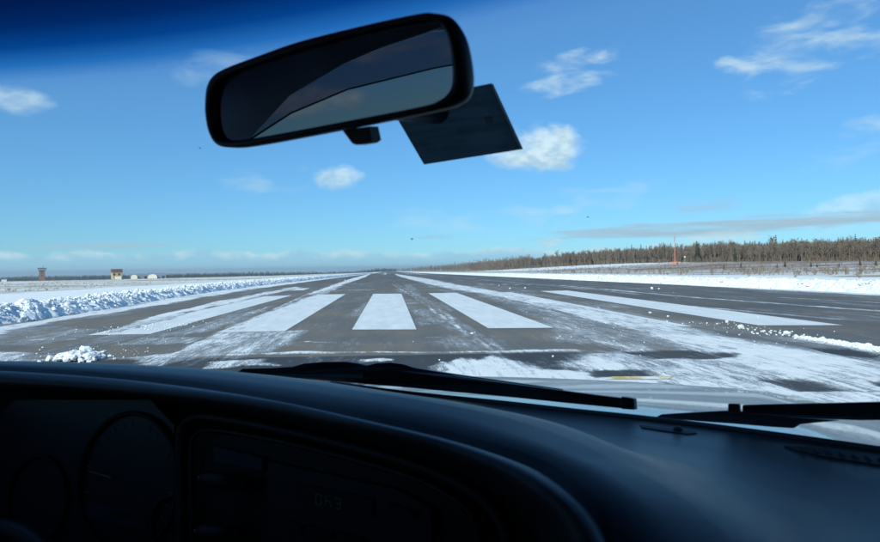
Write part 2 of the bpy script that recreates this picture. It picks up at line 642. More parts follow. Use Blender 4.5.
# regions of packed snow, traced on the photo and laid on the ground: (outline, cover, soft edge in metres)
SNOW_AREAS = [
    ([(394, 273.6), (430, 279), (457, 284.6), (507, 293), (570, 303.5), (641, 317.5), (710, 333), (760, 342), (812, 350), (900, 366),
      (900, 388), (760, 375), (690, 354), (621, 328), (570, 314), (500, 298), (470, 292), (440, 287), (415, 281), (398, 276)], 0.75, 0.8),
    ([(470, 292), (570, 313), (621, 327), (690, 352), (705, 366), (640, 354), (600, 347), (560, 340), (545, 325), (500, 303)], 0.50, 0.7),
    ([(588, 355), (640, 350), (700, 350), (900, 368), (900, 415), (700, 398), (640, 379), (590, 374), (560, 366)], 0.72, 0.55),
    ([(440, 365), (466, 357), (480, 360), (496, 354), (518, 361), (548, 370), (600, 373.5), (650, 378), (640, 395), (430, 385)], 0.84, 0.32),
    ([(-20, 331), (60, 317), (145, 303.6), (251, 287), (330, 277), (332, 278.6), (251, 289.5), (145, 308), (60, 321), (-20, 338)], 0.82, 0.3),
    ([(372, 273), (350, 279), (330, 286), (304, 296), (322, 292.5), (345, 284), (366, 277)], 0.8, 0.3),
    ([(200, 346), (250, 332), (302, 331), (296, 340), (262, 354), (190, 358), (165, 364)], 0.62, 0.3),
    ([(346, 285), (316, 293), (250, 318), (205, 338), (180, 352), (196, 354), (240, 336), (300, 305), (322, 296)], 0.62, 0.25),
    ([(200, 325), (268, 305), (262, 312), (215, 330), (150, 340)], 0.5, 0.3),
    ([(98, 333), (200, 305), (297, 286.5), (300, 288), (204, 309.5), (120, 333)], 0.74, 0.2),
    ([(-20, 352), (40, 353), (38, 359), (-20, 363)], 0.66, 0.3),
    ([(-20, 331), (70, 325), (110, 335), (40, 345), (-20, 346)], 0.40, 0.5),
    ([(118, 345), (150, 337), (200, 337), (190, 344)], 0.5, 0.3),
    ([(130, 359), (200, 351), (214, 358), (150, 367)], 0.58, 0.2),
    ([(220, 361), (262, 359), (290, 366), (210, 368)], 0.66, 0.12),
    ([(355, 359), (392, 358), (396, 361), (358, 363)], 0.80, 0.08),
    ([(334, 352), (420, 299), (424, 301), (350, 349)], 0.28, 0.4),
    ([(402, 284), (410, 284), (450, 318), (500, 350), (484, 350), (434, 318)], 0.40, 0.3),
    ([(390, 296), (346, 318), (366, 302)], 0.44, 0.4),
    ([(412, 310), (440, 305), (450, 320), (425, 326)], 0.42, 0.4),
    ([(420, 366), (440, 361), (450, 373), (425, 374)], 0.6, 0.1),
]
# bare pavement inside those areas
BARE_AREAS = [
    ([(628, 354), (665, 351), (705, 353), (716, 359), (660, 361)], 0.75, 0.18),
    ([(716, 353), (742, 354), (738, 359), (712, 358)], 0.7, 0.15),
    ([(818, 350), (846, 349.5), (872, 355), (848, 358), (822, 354)], 1.0, 0.1),
    ([(770, 383), (810, 385), (860, 392), (800, 393)], 0.7, 0.15),
    ([(866, 381), (900, 383), (900, 388), (870, 386)], 0.7, 0.1),
    ([(582, 370), (638, 371), (648, 376), (590, 376)], 0.8, 0.1),
    ([(470, 301), (500, 299), (560, 317), (530, 316)], 0.30, 0.3),
    ([(80, 323), (130, 313), (210, 297), (215, 299), (140, 318), (88, 327)], 0.6, 0.3),
]
# lines of drifted snow: (points, half width in metres, cover)
SNOW_LINES = [
    ([(-30, 361.5), (120, 358.5), (200, 356), (280, 353.8), (350, 352.3), (420, 352.6), (500, 352), (575, 351)], 0.10, 0.68),
    ([(270, 354), (300, 352.5), (330, 353)], 0.20, 0.72),
    ([(494, 352), (530, 350.5), (575, 351)], 0.22, 0.66),
    ([(-20, 340.6), (75, 339.4)], 0.06, 0.66),
    ([(300, 342), (345, 342.4)], 0.07, 0.6),
    ([(420, 338), (466, 336)], 0.05, 0.55),
    ([(470, 284), (560, 285.5), (700, 298), (761, 302.5), (900, 312.5)], 0.30, 0.72),
    ([(690, 306), (782, 314.5), (839, 319.7)], 0.24, 0.68),
    ([(780, 297.5), (900, 304)], 0.2, 0.6),
    ([(440, 276), (520, 283), (600, 290.5), (640, 294.5)], 0.30, 0.55),
    ([(392, 284), (417, 299), (440, 315), (470, 335), (496, 352)], 0.07, 0.72),
    ([(396, 284), (424, 299), (457, 321), (490, 342), (505, 352)], 0.16, 0.50),
    ([(210, 352), (150, 369)], 0.12, 0.6),
    ([(310, 293), (230, 330), (160, 360)], 0.09, 0.72),
    ([(340, 286), (262, 318), (190, 354)], 0.07, 0.70),
    ([(806, 339), (847, 346), (900, 355)], 0.30, 0.9),
]
JOINTS = [338.0, 345.5]


YELLOW_PX = ((604, 379.8), (668, 379.4), (674, 376.6), (612, 377.0))
STRIPES = [
    ((352, 329.8), (416.5, 329.7), (401.4, 293.8), (373.2, 293.9)),
    ((488.3, 328.5), (553.8, 328), (456.5, 292.9), (428.3, 293.3)),
    ((217, 332.7), (285, 331.3), (345.7, 294.2), (317.6, 294.7)),
    ((87, 335.4), (150, 334.3), (292, 295.5), (264, 296.4)),
    ((627, 327.2), (692, 326.6), (511, 292.3), (484, 292.6)),
    ((759, 325.6), (843, 325.4), (567, 290.6), (540, 291.2)),
]


def build_runway():
    xs = np.unique(np.concatenate([np.arange(-15.5, 14.0, 0.11), np.arange(14.0, 27.01, 0.16)]))
    ys = [-70, -50, -30, -15, -5, 0, 4]
    y, s = 6.0, 0.10
    while y < RW_END:
        ys.append(y)
        s = max(0.10, (y / 12.0) ** 2 * 0.055)
        y += min(s, 60)
    ys = np.array(ys + [RW_END])
    X, Y = np.meshgrid(xs, ys)
    P = np.stack([X.ravel(), Y.ravel()], -1)
    far = sstep(P[:, 1], 60, 400)
    wob = np.stack([(fbm(P[:, 0] * 1.3, P[:, 1] * 0.5, 21) - 0.5) * 0.9, (fbm(P[:, 0] * 0.8, P[:, 1] * 0.8, 31) - 0.5) * 1.0], -1)
    Q = P + wob
    snow = 0.19 + 0.60 * (fbm(P[:, 0] * 0.9, P[:, 1] * 0.14, 41, 5) - 0.5) + 0.35 * (fbm(P[:, 0] * 0.25, P[:, 1] * 0.5, 43, 4) - 0.5)
    for pts, cov, soft in SNOW_AREAS:
        d = sd_poly(Q, poly_world(pts))
        snow = np.maximum(snow, cov * sstep(d, -soft, soft * 0.7))
    for pts, cov, soft in BARE_AREAS:
        d = sd_poly(Q, poly_world(pts))
        snow = snow * (1 - cov * sstep(d, -soft, soft))
    Q2 = P + wob * 0.12
    for pts, w, cov in SNOW_LINES:
        d = d_line(Q2, poly_world(pts))
        brk = 0.55 + 0.75 * fbm(P[:, 0] * 0.9, P[:, 1] * 0.9, 71, 4)
        snow = np.maximum(snow, cov * np.clip(brk, 0.5, 1.1) * (1 - sstep(d, w * 0.2, w * 1.7)))
    # far down the runway: streaks along its length
    streak = fbm(P[:, 0] * 0.55, P[:, 1] * 0.004, 51, 5)
    snow = np.maximum(snow, far * sstep(streak, 0.42, 0.8) * 0.75)
    snow = np.maximum(snow, 0.9 * sstep(P[:, 0], RW_R - 2.2, RW_R - 0.6))
    snow = np.maximum(snow, 0.85 * sstep(-P[:, 0], 13.0, 14.5))
    a, b = ground(-20, 362), ground(575, 352.2)
    jl = a[1] + (P[:, 0] - a[0]) * (b[1] - a[1]) / (b[0] - a[0])
    dark = 1 - sstep(P[:, 1] - jl, -0.06, 0.06)
    dark = np.maximum(dark, 0.42 * sstep(P[:, 0], 9.0, 14.0))
    dark = np.maximum(dark, 0.35 * sstep(P[:, 1], 40, 120))
    Z = gz(P[:, 0], P[:, 1]) + 0.0
    relief = sstep(snow, 0.35, 0.8) * (0.010 + 0.030 * fbm(P[:, 0] * 3, P[:, 1] * 3, 61, 3))
    relief = np.where(sd_poly(P, poly_world(YELLOW_PX)) > -0.2, 0.0, relief)
    for st in STRIPES:
        ins = sd_poly(P, poly_world(st)) > -0.25
        relief = np.where(ins & (snow < 0.68), 0.0, relief)
    Z = Z + relief * (P[:, 1] < 70)
    ny, nx = X.shape
    idx = np.arange(ny * nx).reshape(ny, nx)
    F = np.stack([idx[:-1, :-1], idx[:-1, 1:], idx[1:, 1:], idx[1:, :-1]], -1).reshape(-1, 4)
    me = mesh_np('runway', np.stack([P[:, 0], P[:, 1], Z], -1), F, True, {'snow': snow, 'dark': dark})
    o = obj('runway', me, M_RUN)
    tag(o, 'long runway of bare brown grey pavement streaked with packed snow', kind='structure')
    return o, P, snow


RUNWAY, RUN_P, RUN_SNOW = build_runway()


def sheet(name, corners, mat, parent, lift=0.006, nx=4, ny=24):
    """Thin painted patch on the runway between four ground points (near left, near right, far right, far left)."""
    nl, nr, fr, fl = [np.array(c[:2]) for c in corners]
    V = []
    for j in range(ny + 1):
        for i in range(nx + 1):
            u, v = i / nx, j / ny
            p = (nl * (1 - u) + nr * u) * (1 - v) + (fl * (1 - u) + fr * u) * v
            V.append((p[0], p[1], float(gz(p[0], p[1])) + lift))
    F = [(j * (nx + 1) + i, j * (nx + 1) + i + 1, (j + 1) * (nx + 1) + i + 1, (j + 1) * (nx + 1) + i) for j in range(ny) for i in range(nx)]
    return obj(name, mesh_np(name, V, np.array(F), True), mat, parent)


for st in STRIPES:
    sheet('threshold_stripe', [ground(*p) for p in st], M_PAINT, RUNWAY, 0.008)
# a short mark beyond the left stripes, perhaps a runway numeral
sheet('runway_marking', [ground(*p) for p in ((290, 290.6), (303, 290.4), (310, 288.2), (298, 288.4))], M_PAINT, RUNWAY, 0.008)
sheet('yellow_line', [ground(*p) for p in YELLOW_PX], M_YELLOW, RUNWAY, 0.008, 12, 2)


# ------------------------------------------------------------------ ploughed snow
def ico(sub):
    bm = bmesh.new()
    bmesh.ops.create_icosphere(bm, subdivisions=sub, radius=1.0)
    bm.verts.index_update()
    V = np.array([v.co[:] for v in bm.verts])
    F = np.array([[v.index for v in f.verts] for f in bm.faces])
    bm.free()
    return V, F


ICO1, ICO2 = ico(1), ico(2)


def lumps(centres, sizes, rng, lo=False, flat=0.8):
    """Broken snow blocks: jittered, faceted lumps at the given places."""
    V0, F0 = ICO1 if lo else ICO2
    n, k = len(centres), len(V0)
    jit = 1 + rng.uniform(-0.28, 0.28, (n, k))
    ax = rng.uniform(0.65, 1.25, (n, 3))
    ax[:, 2] *= flat
    th = rng.uniform(0, 6.283, n)
    V = V0[None] * jit[..., None] * ax[:, None]
    c, s = np.cos(th)[:, None], np.sin(th)[:, None]
    X = V[..., 0] * c - V[..., 1] * s
    Y = V[..., 0] * s + V[..., 1] * c
    V = np.stack([X, Y, V[..., 2]], -1) * np.asarray(sizes)[:, None, None] + np.asarray(centres)[:, None]
    F = F0[None] + (np.arange(n) * k)[:, None, None]
    return V.reshape(-1, 3), F.reshape(-1, 3)


def bank(name, side, foot_pts, label, y_end, seed):
    """A ploughed windrow along the runway edge: a rough ridge set with thrown blocks."""
    rng = np.random.default_rng(seed)
    fp = np.array(sorted([tuple(p) for p in foot_pts], key=lambda p: p[1]))
    y, ys, s = -15.0, [], 0.12
    while y < y_end:
        ys.append(y)
        s = 0.13 if y < 60 else 0.13 * (y / 60) ** 1.7
        y += s
    ys = np.array(ys)
    xf = np.interp(ys, fp[:, 1], fp[:, 0])
    nw = 26
    w = np.linspace(0, 1, nw)
    prof = np.interp(w, [0, 0.10, 0.28, 0.45, 0.62, 0.85, 1.0], [-0.12, 0.26, 0.80, 1.0, 0.80, 0.35, -0.10])
    width = 2.7
    W, YY = np.meshgrid(w, ys)
    XF = np.repeat(xf[:, None], nw, 1)
    X = XF + side * W * width
    H = 0.62 * (0.75 + 0.5 * fbm(YY * 0.45, YY * 0, seed, 3))
    rough = (fbm(X * 2.6, YY * 2.6, seed + 4, 5, 0.68) - 0.5)
    Z = gz(X, YY) + prof[None] * H + rough * 0.55 * np.clip(prof[None] + 0.1, 0, 1)
    X = X + (fbm(X * 2.0 + 9, YY * 2.0, seed + 9, 3) - 0.5) * 0.5
    ny = len(ys)
    idx = np.arange(ny * nw).reshape(ny, nw)
    F4 = np.stack([idx[:-1, :-1], idx[:-1, 1:], idx[1:, 1:], idx[1:, :-1]], -1).reshape(-1, 4)
    V = np.stack([X, YY, Z], -1).reshape(-1, 3)
    # thrown blocks
    n = 3600
    u = rng.uniform(0, 1, n)
    by = 4 + 146 * u ** 1.4
    bw = np.clip(rng.normal(0.42, 0.17, n), 0.02, 0.95)
    bx = np.interp(by, fp[:, 1], fp[:, 0]) + side * bw * width
    bz = gz(bx, by) + np.interp(bw, w, prof) * 0.60 + rng.uniform(-0.05, 0.10, n)
    size = 0.03 + 0.12 * rng.uniform(0, 1, n) ** 3.4
    LV, LF = lumps(np.stack([bx, by, bz], -1), size, rng)
    me = mesh_np(name, np.concatenate([V, LV]), [F4, LF + len(V)], False)
    o = obj(name, me, M_SNOW)
    tag(o, label, 'snowbank', kind='stuff')
    return o


left_foot = [ground(*p) for p in ((0, 325.4), (60, 316.5), (102, 310.6), (145, 303), (210, 292.8), (251, 286.8))]
left_foot = [(-13.4, -20)] + [(p[0], p[1]) for p in left_foot] + [(-16.0, 180), (-16.2, 900)]
bank('snow_bank', -1, left_foot, 'lumpy ploughed snow bank with blue shaded side along the left runway edge', 700, 11)
right_foot = [(26.8, -20)] + [(p[0], p[1]) for p in [ground(*q) for q in ((880, 293.6), (720, 287), (600, 281.3))]] + [(25.6, 300), (25.6, 900)]
bank('snow_bank', 1, right_foot, 'long bright ploughed snow bank along the right runway edge', 900, 12)


def flat_lump_mesh(name, seed, sub=ICO2):
    rng = np.random.default_rng(seed)
    V, F = lumps(np.zeros((1, 3)), np.ones(1), rng, flat=0.85)
    return mesh_np(name, V, F, False)


LUMP_MESHES = [flat_lump_mesh('snow_lump', 100 + i) for i in range(5)]
for m_ in LUMP_MESHES:
    m_.materials.append(M_SNOW)


def lump_obj(name, i, loc, size, parent=None, rz=0.0):
    o = bpy.data.objects.new(name, LUMP_MESHES[i % 5])
    col.objects.link(o)
    o.location = loc
    o.scale = (size,) * 3
    o.rotation_euler = (0, 0, rz)
    o.parent = parent
    return o


def snow_heap():
    base = ground(80, 360)
    h = empty('snow_heap', (base[0], base[1], float(gz(base[0], base[1]))))
    tag(h, 'small heap of rounded snow lumps on the pavement near the dashboard edge', 'snow heap')
    rng = np.random.default_rng(5)
    spots = [(86, 351, .13), (74, 353, .11), (80, 355, .12), (68, 355, .10), (90, 356, .11), (62, 358, .10), (84, 359, .12), (74, 359, .12),
             (94, 354, .07), (58, 359.5, .07), (98, 358, .06), (66, 361, .09), (78, 362, .10), (90, 362, .09), (104, 352, .05), (52, 360, .05), (110, 356, .05), (97, 361, .07)]
    for i, (px, py, r) in enumerate(spots):
        d = 13.9 + rng.uniform(-0.35, 0.35)
        p = at_depth(px, py, d)
        z = max(float(p[2]), float(gz(p[0], p[1])) + r * 0.45)
        lump_obj('lump', i, (p[0] - base[0], p[1] - base[1], z - float(gz(base[0], base[1]))), r, h, rng.uniform(0, 6))
    # rubble that carries the upper lumps
    n = 60
    c = np.stack([rng.normal(0, 0.30, n), rng.normal(0, 0.26, n), np.zeros(n)], -1)
    c[:, 2] = 0.17 * np.exp(-(c[:, 0] ** 2 + c[:, 1] ** 2) / 0.10) * rng.uniform(0.2, 1, n) + 0.02
    V, F = lumps(c, rng.uniform(0.04, 0.11, n), rng)
    o = obj('rubble', mesh_np('rubble', V, F), M_SNOW, h)
    o['kind'] = 'stuff'


snow_heap()


def windrow():
    rng = np.random.default_rng(8)
    line = poly_world([(800, 338.5), (820, 341.5), (847, 345.5), (870, 349.5), (910, 356)])
    t = np.concatenate([[0], np.cumsum(np.hypot(*np.diff(line, axis=0).T))])
    n = 420
    u = rng.uniform(0, t[-1], n)
    x = np.interp(u, t, line[:, 0]) + rng.normal(0, 0.10, n)
    y = np.interp(u, t, line[:, 1]) + rng.normal(0, 0.22, n)
    s = 0.015 + 0.06 * rng.uniform(0, 1, n) ** 2 * (0.5 + 0.5 * u / t[-1])
    V, F = lumps(np.stack([x, y, gz(x, y) + 0.03 + s * 0.3], -1), s, rng)
    o = obj('snow_windrow', mesh_np('snow_windrow', V, F), M_SNOW)
    tag(o, 'low crumbly ridge of broken snow lying on the pavement at the right edge', 'snow ridge', kind='stuff')


windrow()


def crumbs():
    """Loose crumbs of snow, thickest along the edges of the packed snow."""
    rng = np.random.default_rng(15)
    y = RUN_P[:, 1]
    w = np.exp(-((RUN_SNOW - 0.50) / 0.14) ** 2) + 0.006
    w = w * (y > 9) * (y < 60) * np.clip((12.0 / np.maximum(y, 1)) ** 0.2, 0, 1)
    pick = rng.choice(len(RUN_P), 800, p=w / w.sum())
    c = RUN_P[pick] + rng.normal(0, 0.10, (800, 2))
    spots = [((712, 324.3), 0.5, 40), ((741, 328.6), 0.4, 45), ((766, 333), 0.5, 50), ((786, 335.4), 0.3, 40), ((140, 330), 1.2, 120), ((180, 325), 1.2, 120), ((100, 352), 1.0, 90)]
    ex = [ground(*p)[:2] + rng.normal(0, 1, (n, 2)) * np.array([r_, r_ * 0.6]) for p, r_, n in spots]
    c = np.concatenate([c] + ex)
    s_ = 0.004 + 0.018 * rng.uniform(0, 1, len(c)) ** 4
    s_[800:] *= 1.5
    V, F = lumps(np.stack([c[:, 0], c[:, 1], gz(c[:, 0], c[:, 1]) + 0.012 + s_ * 0.4], -1), s_, rng, lo=True)
    o = obj('snow_crumbs', mesh_np('snow_crumbs', V, F), M_SNOW)
    tag(o, 'fine crumbs of snow strewn over the runway pavement', 'snow crumbs', kind='stuff')


crumbs()
for i, (px, py, s) in enumerate([(727, 322.6, .05), (787, 335.5, .10), (780, 334, .05), (707, 324, .035), (717, 324.8, .04), (741, 328.3, .075), (748, 330, .04), (764, 332.6, .06), (771, 334, .04),
                                 (650, 313.5, .05), (668, 317, .035), (472, 334.5, .045), (510, 289, .09), (499, 286, .08), (525, 288.4, .07), (652, 289, .11), (659, 289.4, .08),
                                 (345, 280.6, .15), (553, 357.5, .03)]):
    p = ground(px, py)
    lab = {0: 'lone snow lump on brown pavement just below the far right stripe', 1: 'largest loose snow lump, at the inner end of the crumbly snow ridge',
           5: 'large loose snow lump among crumbs left of the snow ridge', 7: 'snow lump between the two largest loose lumps by the ridge',
           9: 'small snow lump on the brown strip between packed snow and rightmost stripe', 10: 'tiny snow lump on the brown strip, right of a bigger one',
           11: 'lone snow lump on a wheel track between centre stripe and next right stripe', 15: 'left and larger of two far snow lumps near the right bank',
           16: 'right and smaller of two far snow lumps near the right bank', 17: 'far snow lump on the left part of the runway', 18: 'tiny snow lump on the dark asphalt strip close to the hood',
           12: 'middle one of three far snow lumps beside the packed snow', 13: 'leftmost and farthest of three far snow lumps beside the packed snow', 14: 'rightmost of three far snow lumps beside the packed snow'}
    tag(lump_obj('snow_lump', i, (p[0], p[1], float(gz(p[0], p[1])) + s * 0.45 + 0.01), s, rz=i * 1.7),
        lab.get(i, 'small snow lump in the string of crumbs left of the snow ridge'), 'snow lump', 'loose snow lumps on the runway')


# ------------------------------------------------------------------ trees and brush
def bark_material(name, a, b_, leaf=False):
    m, t, b = new_mat(name)
    tint = t.attr('tone')
    tc = t.new('ShaderNodeTexCoord').outputs['Object']
    n = t.noise(tc, 0.6, 4.0)
    f = t.math('ADD', t.math('MULTIPLY', tint, 0.7), t.math('MULTIPLY', n, 0.3))
    t.l.new(t.mix(f, c4(a), c4(b_)), b.inputs['Base Color'])
    b.inputs['Roughness'].default_value = 0.85
    b.inputs['Specular IOR Level'].default_value = 0.1
    return m


M_BARK = bark_material('bare_twigs', (0.130, 0.098, 0.072), (0.27, 0.222, 0.170))
M_SPRUCE = bark_material('spruce_needles', (0.036, 0.050, 0.030), (0.10, 0.11, 0.062))
M_BRUSH = bark_material('dry_brush', (0.14, 0.098, 0.075), (0.30, 0.24, 0.175))


def prism(p, q, r0, r1, n=3):
    p, q = np.array(p, float), np.array(q, float)
    d = q - p
    d = d / max(1e-9, np.linalg.norm(d))
    a = np.cross(d, [0.3, 0.9, 0.2])
    a /= np.linalg.norm(a)
    c = np.cross(d, a)
    V = []
    for k in range(n):
        an = 2 * math.pi * k / n
        V.append(p + (a * math.cos(an) + c * math.sin(an)) * r0)
    for k in range(n):
        an = 2 * math.pi * k / n
        V.append(q + (a * math.cos(an) + c * math.sin(an)) * r1)
    F = []
    for k in range(n):
        k2 = (k + 1) % n
        F += [(k, k2, n + k2), (k, n + k2, n + k)]
    return np.array(V), np.array(F)


def join(parts):
    V, F, o = [], [], 0
    for v, f in parts:
        V.append(v)
        F.append(f + o)
        o += len(v)
    return np.concatenate(V), np.concatenate(F)


def bare_tree(seed, limbs=18, twigs=6):
    """Leafless tree of unit height: (trunk, crown)."""
    r = np.random.default_rng(seed)
    lean = r.uniform(-0.03, 0.03, 2)
    top = np.array([lean[0], lean[1], 0.94])
    trunk = prism((0, 0, -0.04), top * 0.55, 0.012, 0.008, 4)
    trunk2 = prism(top * 0.55, top, 0.008, 0.002, 3)
    parts = []
    for i in range(limbs):
        h = r.uniform(0.26, 0.92)
        a = r.uniform(0, 6.283)
        ln = (0.26 if h < 0.7 else 0.17) * r.uniform(0.5, 1.1) * (1.12 - h * 0.55)
        p = top / 0.94 * h
        q = p + np.array([math.cos(a) * ln * 0.42, math.sin(a) * ln * 0.42, ln * r.uniform(0.7, 1.15)])
        parts.append(prism(p, q, 0.0045, 0.0016))
        for k in range(twigs):
            u = r.uniform(0.25, 1)
            s = p * (1 - u) + q * u
            a2 = a + r.uniform(-1.4, 1.4)
            l2 = r.uniform(0.05, 0.13)
            e = s + np.array([math.cos(a2) * l2 * 0.42, math.sin(a2) * l2 * 0.42, l2 * r.uniform(0.5, 1.1)])
            sd_ = np.array([-math.sin(a2), math.cos(a2), 0]) * 0.004
            parts.append((np.array([s - sd_, s + sd_, e]), np.array([(0, 1, 2)])))
            for kk in range(3):
                e2 = e + r.normal(0, 1, 3) * 0.024 + np.array([0, 0, 0.04])
                g = np.array([s * 0.4 + e * 0.6, e2, e2 + r.normal(0, 0.007, 3)])
                parts.append((g, np.array([(0, 1, 2)])))
    return join([trunk, trunk2]), join(parts)


def spruce(seed, tiers=15, wide=0.15):
    r = np.random.default_rng(seed)
    trunk = prism((0, 0, -0.03), (0, 0, 0.97), 0.013, 0.002, 4)
    parts = []
    for i in range(tiers):
        h = 0.06 + 0.92 * i / tiers
        w = wide * (1 - h) ** 0.85 + 0.012
        n = 9
        a0 = r.uniform(0, 6.28)
        for k in range(n):
            a = a0 + 6.283 * k / n + r.uniform(-0.25, 0.25)
            ww = w * r.uniform(0.55, 1.15)
            tip = np.array([math.cos(a) * ww, math.sin(a) * ww, h - ww * r.uniform(0.15, 0.55)])
            b0 = np.array([math.cos(a + 0.45) * ww * 0.42, math.sin(a + 0.45) * ww * 0.42, h + 0.005])
            b1 = np.array([math.cos(a - 0.45) * ww * 0.42, math.sin(a - 0.45) * ww * 0.42, h + 0.005])
            t0 = np.array([0, 0, h + 0.05 * (1.1 - h)])
            dn = np.array([math.cos(a) * ww * 0.4, math.sin(a) * ww * 0.4, h - 0.03])
            parts.append((np.array([t0, b0, tip, b1, dn]), np.array([(0, 1, 2), (0, 2, 3), (1, 4, 2), (3, 2, 4)])))
    return trunk, join(parts)


def shrub(seed, stems=11):
    r = np.random.default_rng(seed)
    parts = []
    for i in range(stems):
        a = r.uniform(0, 6.283)
        sp = r.uniform(0.05, 0.45)
        q = np.array([math.cos(a) * sp, math.sin(a) * sp, r.uniform(0.5, 1.0)])
        parts.append(prism((q[0] * 0.15, q[1] * 0.15, -0.05), q, 0.014, 0.004))
        for k in range(4):
            s = q * r.uniform(0.4, 0.95)
            e = s + r.normal(0, 0.12, 3) + np.array([0, 0, 0.14])
            parts.append((np.array([s, e, e + r.normal(0, 0.02, 3), s + r.normal(0, 0.012, 3)]), np.array([(0, 1, 2), (0, 2, 3)])))
    return join(parts)


def scatter_mesh(name, templates, pos, heights, widths, rng, tones, mat, label=None, cat=None, kind='stuff'):
    Vs, Fs, Ts, off = [], [], [], 0
    which = rng.integers(0, len(templates), len(pos))
    th = rng.uniform(0, 6.283, len(pos))
    for k, (V0, F0) in enumerate(templates):
        sel = np.where(which == k)[0]
        if not len(sel):
            continue
        c, s = np.cos(th[sel])[:, None], np.sin(th[sel])[:, None]
        h, w = heights[sel][:, None], widths[sel][:, None]
        X = (V0[None, :, 0] * c - V0[None, :, 1] * s) * w + pos[sel, 0][:, None]
        Y = (V0[None, :, 0] * s + V0[None, :, 1] * c) * w + pos[sel, 1][:, None]
        Z = V0[None, :, 2] * h + pos[sel, 2][:, None]
        Vs.append(np.stack([X, Y, Z], -1).reshape(-1, 3))
        Fs.append((F0[None] + (np.arange(len(sel)) * len(V0))[:, None, None] + off).reshape(-1, 3))
        Ts.append(np.repeat(tones[sel], len(V0)))
        off += len(sel) * len(V0)
    me = mesh_np(name, np.concatenate(Vs), np.concatenate(Fs), False, {'tone': np.concatenate(Ts)})
    o = obj(name, me, mat)
    tag(o, label, cat, kind=kind)
    return o


def forest_front(px):
    """Distance of the wood's edge for a photo column."""
    return float(np.interp(px, [392, 400, 430, 480, 560, 690, 880, 960, 1060], [3300, 2900, 1850, 1020, 700, 510, 400, 350, 300]))


BARE = [bare_tree(200 + i) for i in range(7)]
BARE_LO = [bare_tree(260 + i, 10, 3) for i in range(5)]
BARE_ALL = [join([a, b]) for a, b in BARE]
BARE_LO_ALL = [join([a, b]) for a, b in BARE_LO]
SPRUCE = [spruce(300 + i, 15, 0.13 + 0.03 * (i % 3)) for i in range(5)]
SPRUCE_ALL = [join([a, b]) for a, b in SPRUCE]
SPRUCE_LO = [join(spruce(320 + i, 6, 0.2)) for i in range(4)]
SHRUB = [shrub(340 + i) for i in range(6)]


def right_point(px, depth):
    p = at_depth(px, 266, depth)
    return np.array([p[0], p[1], float(gz(p[0], p[1]))])


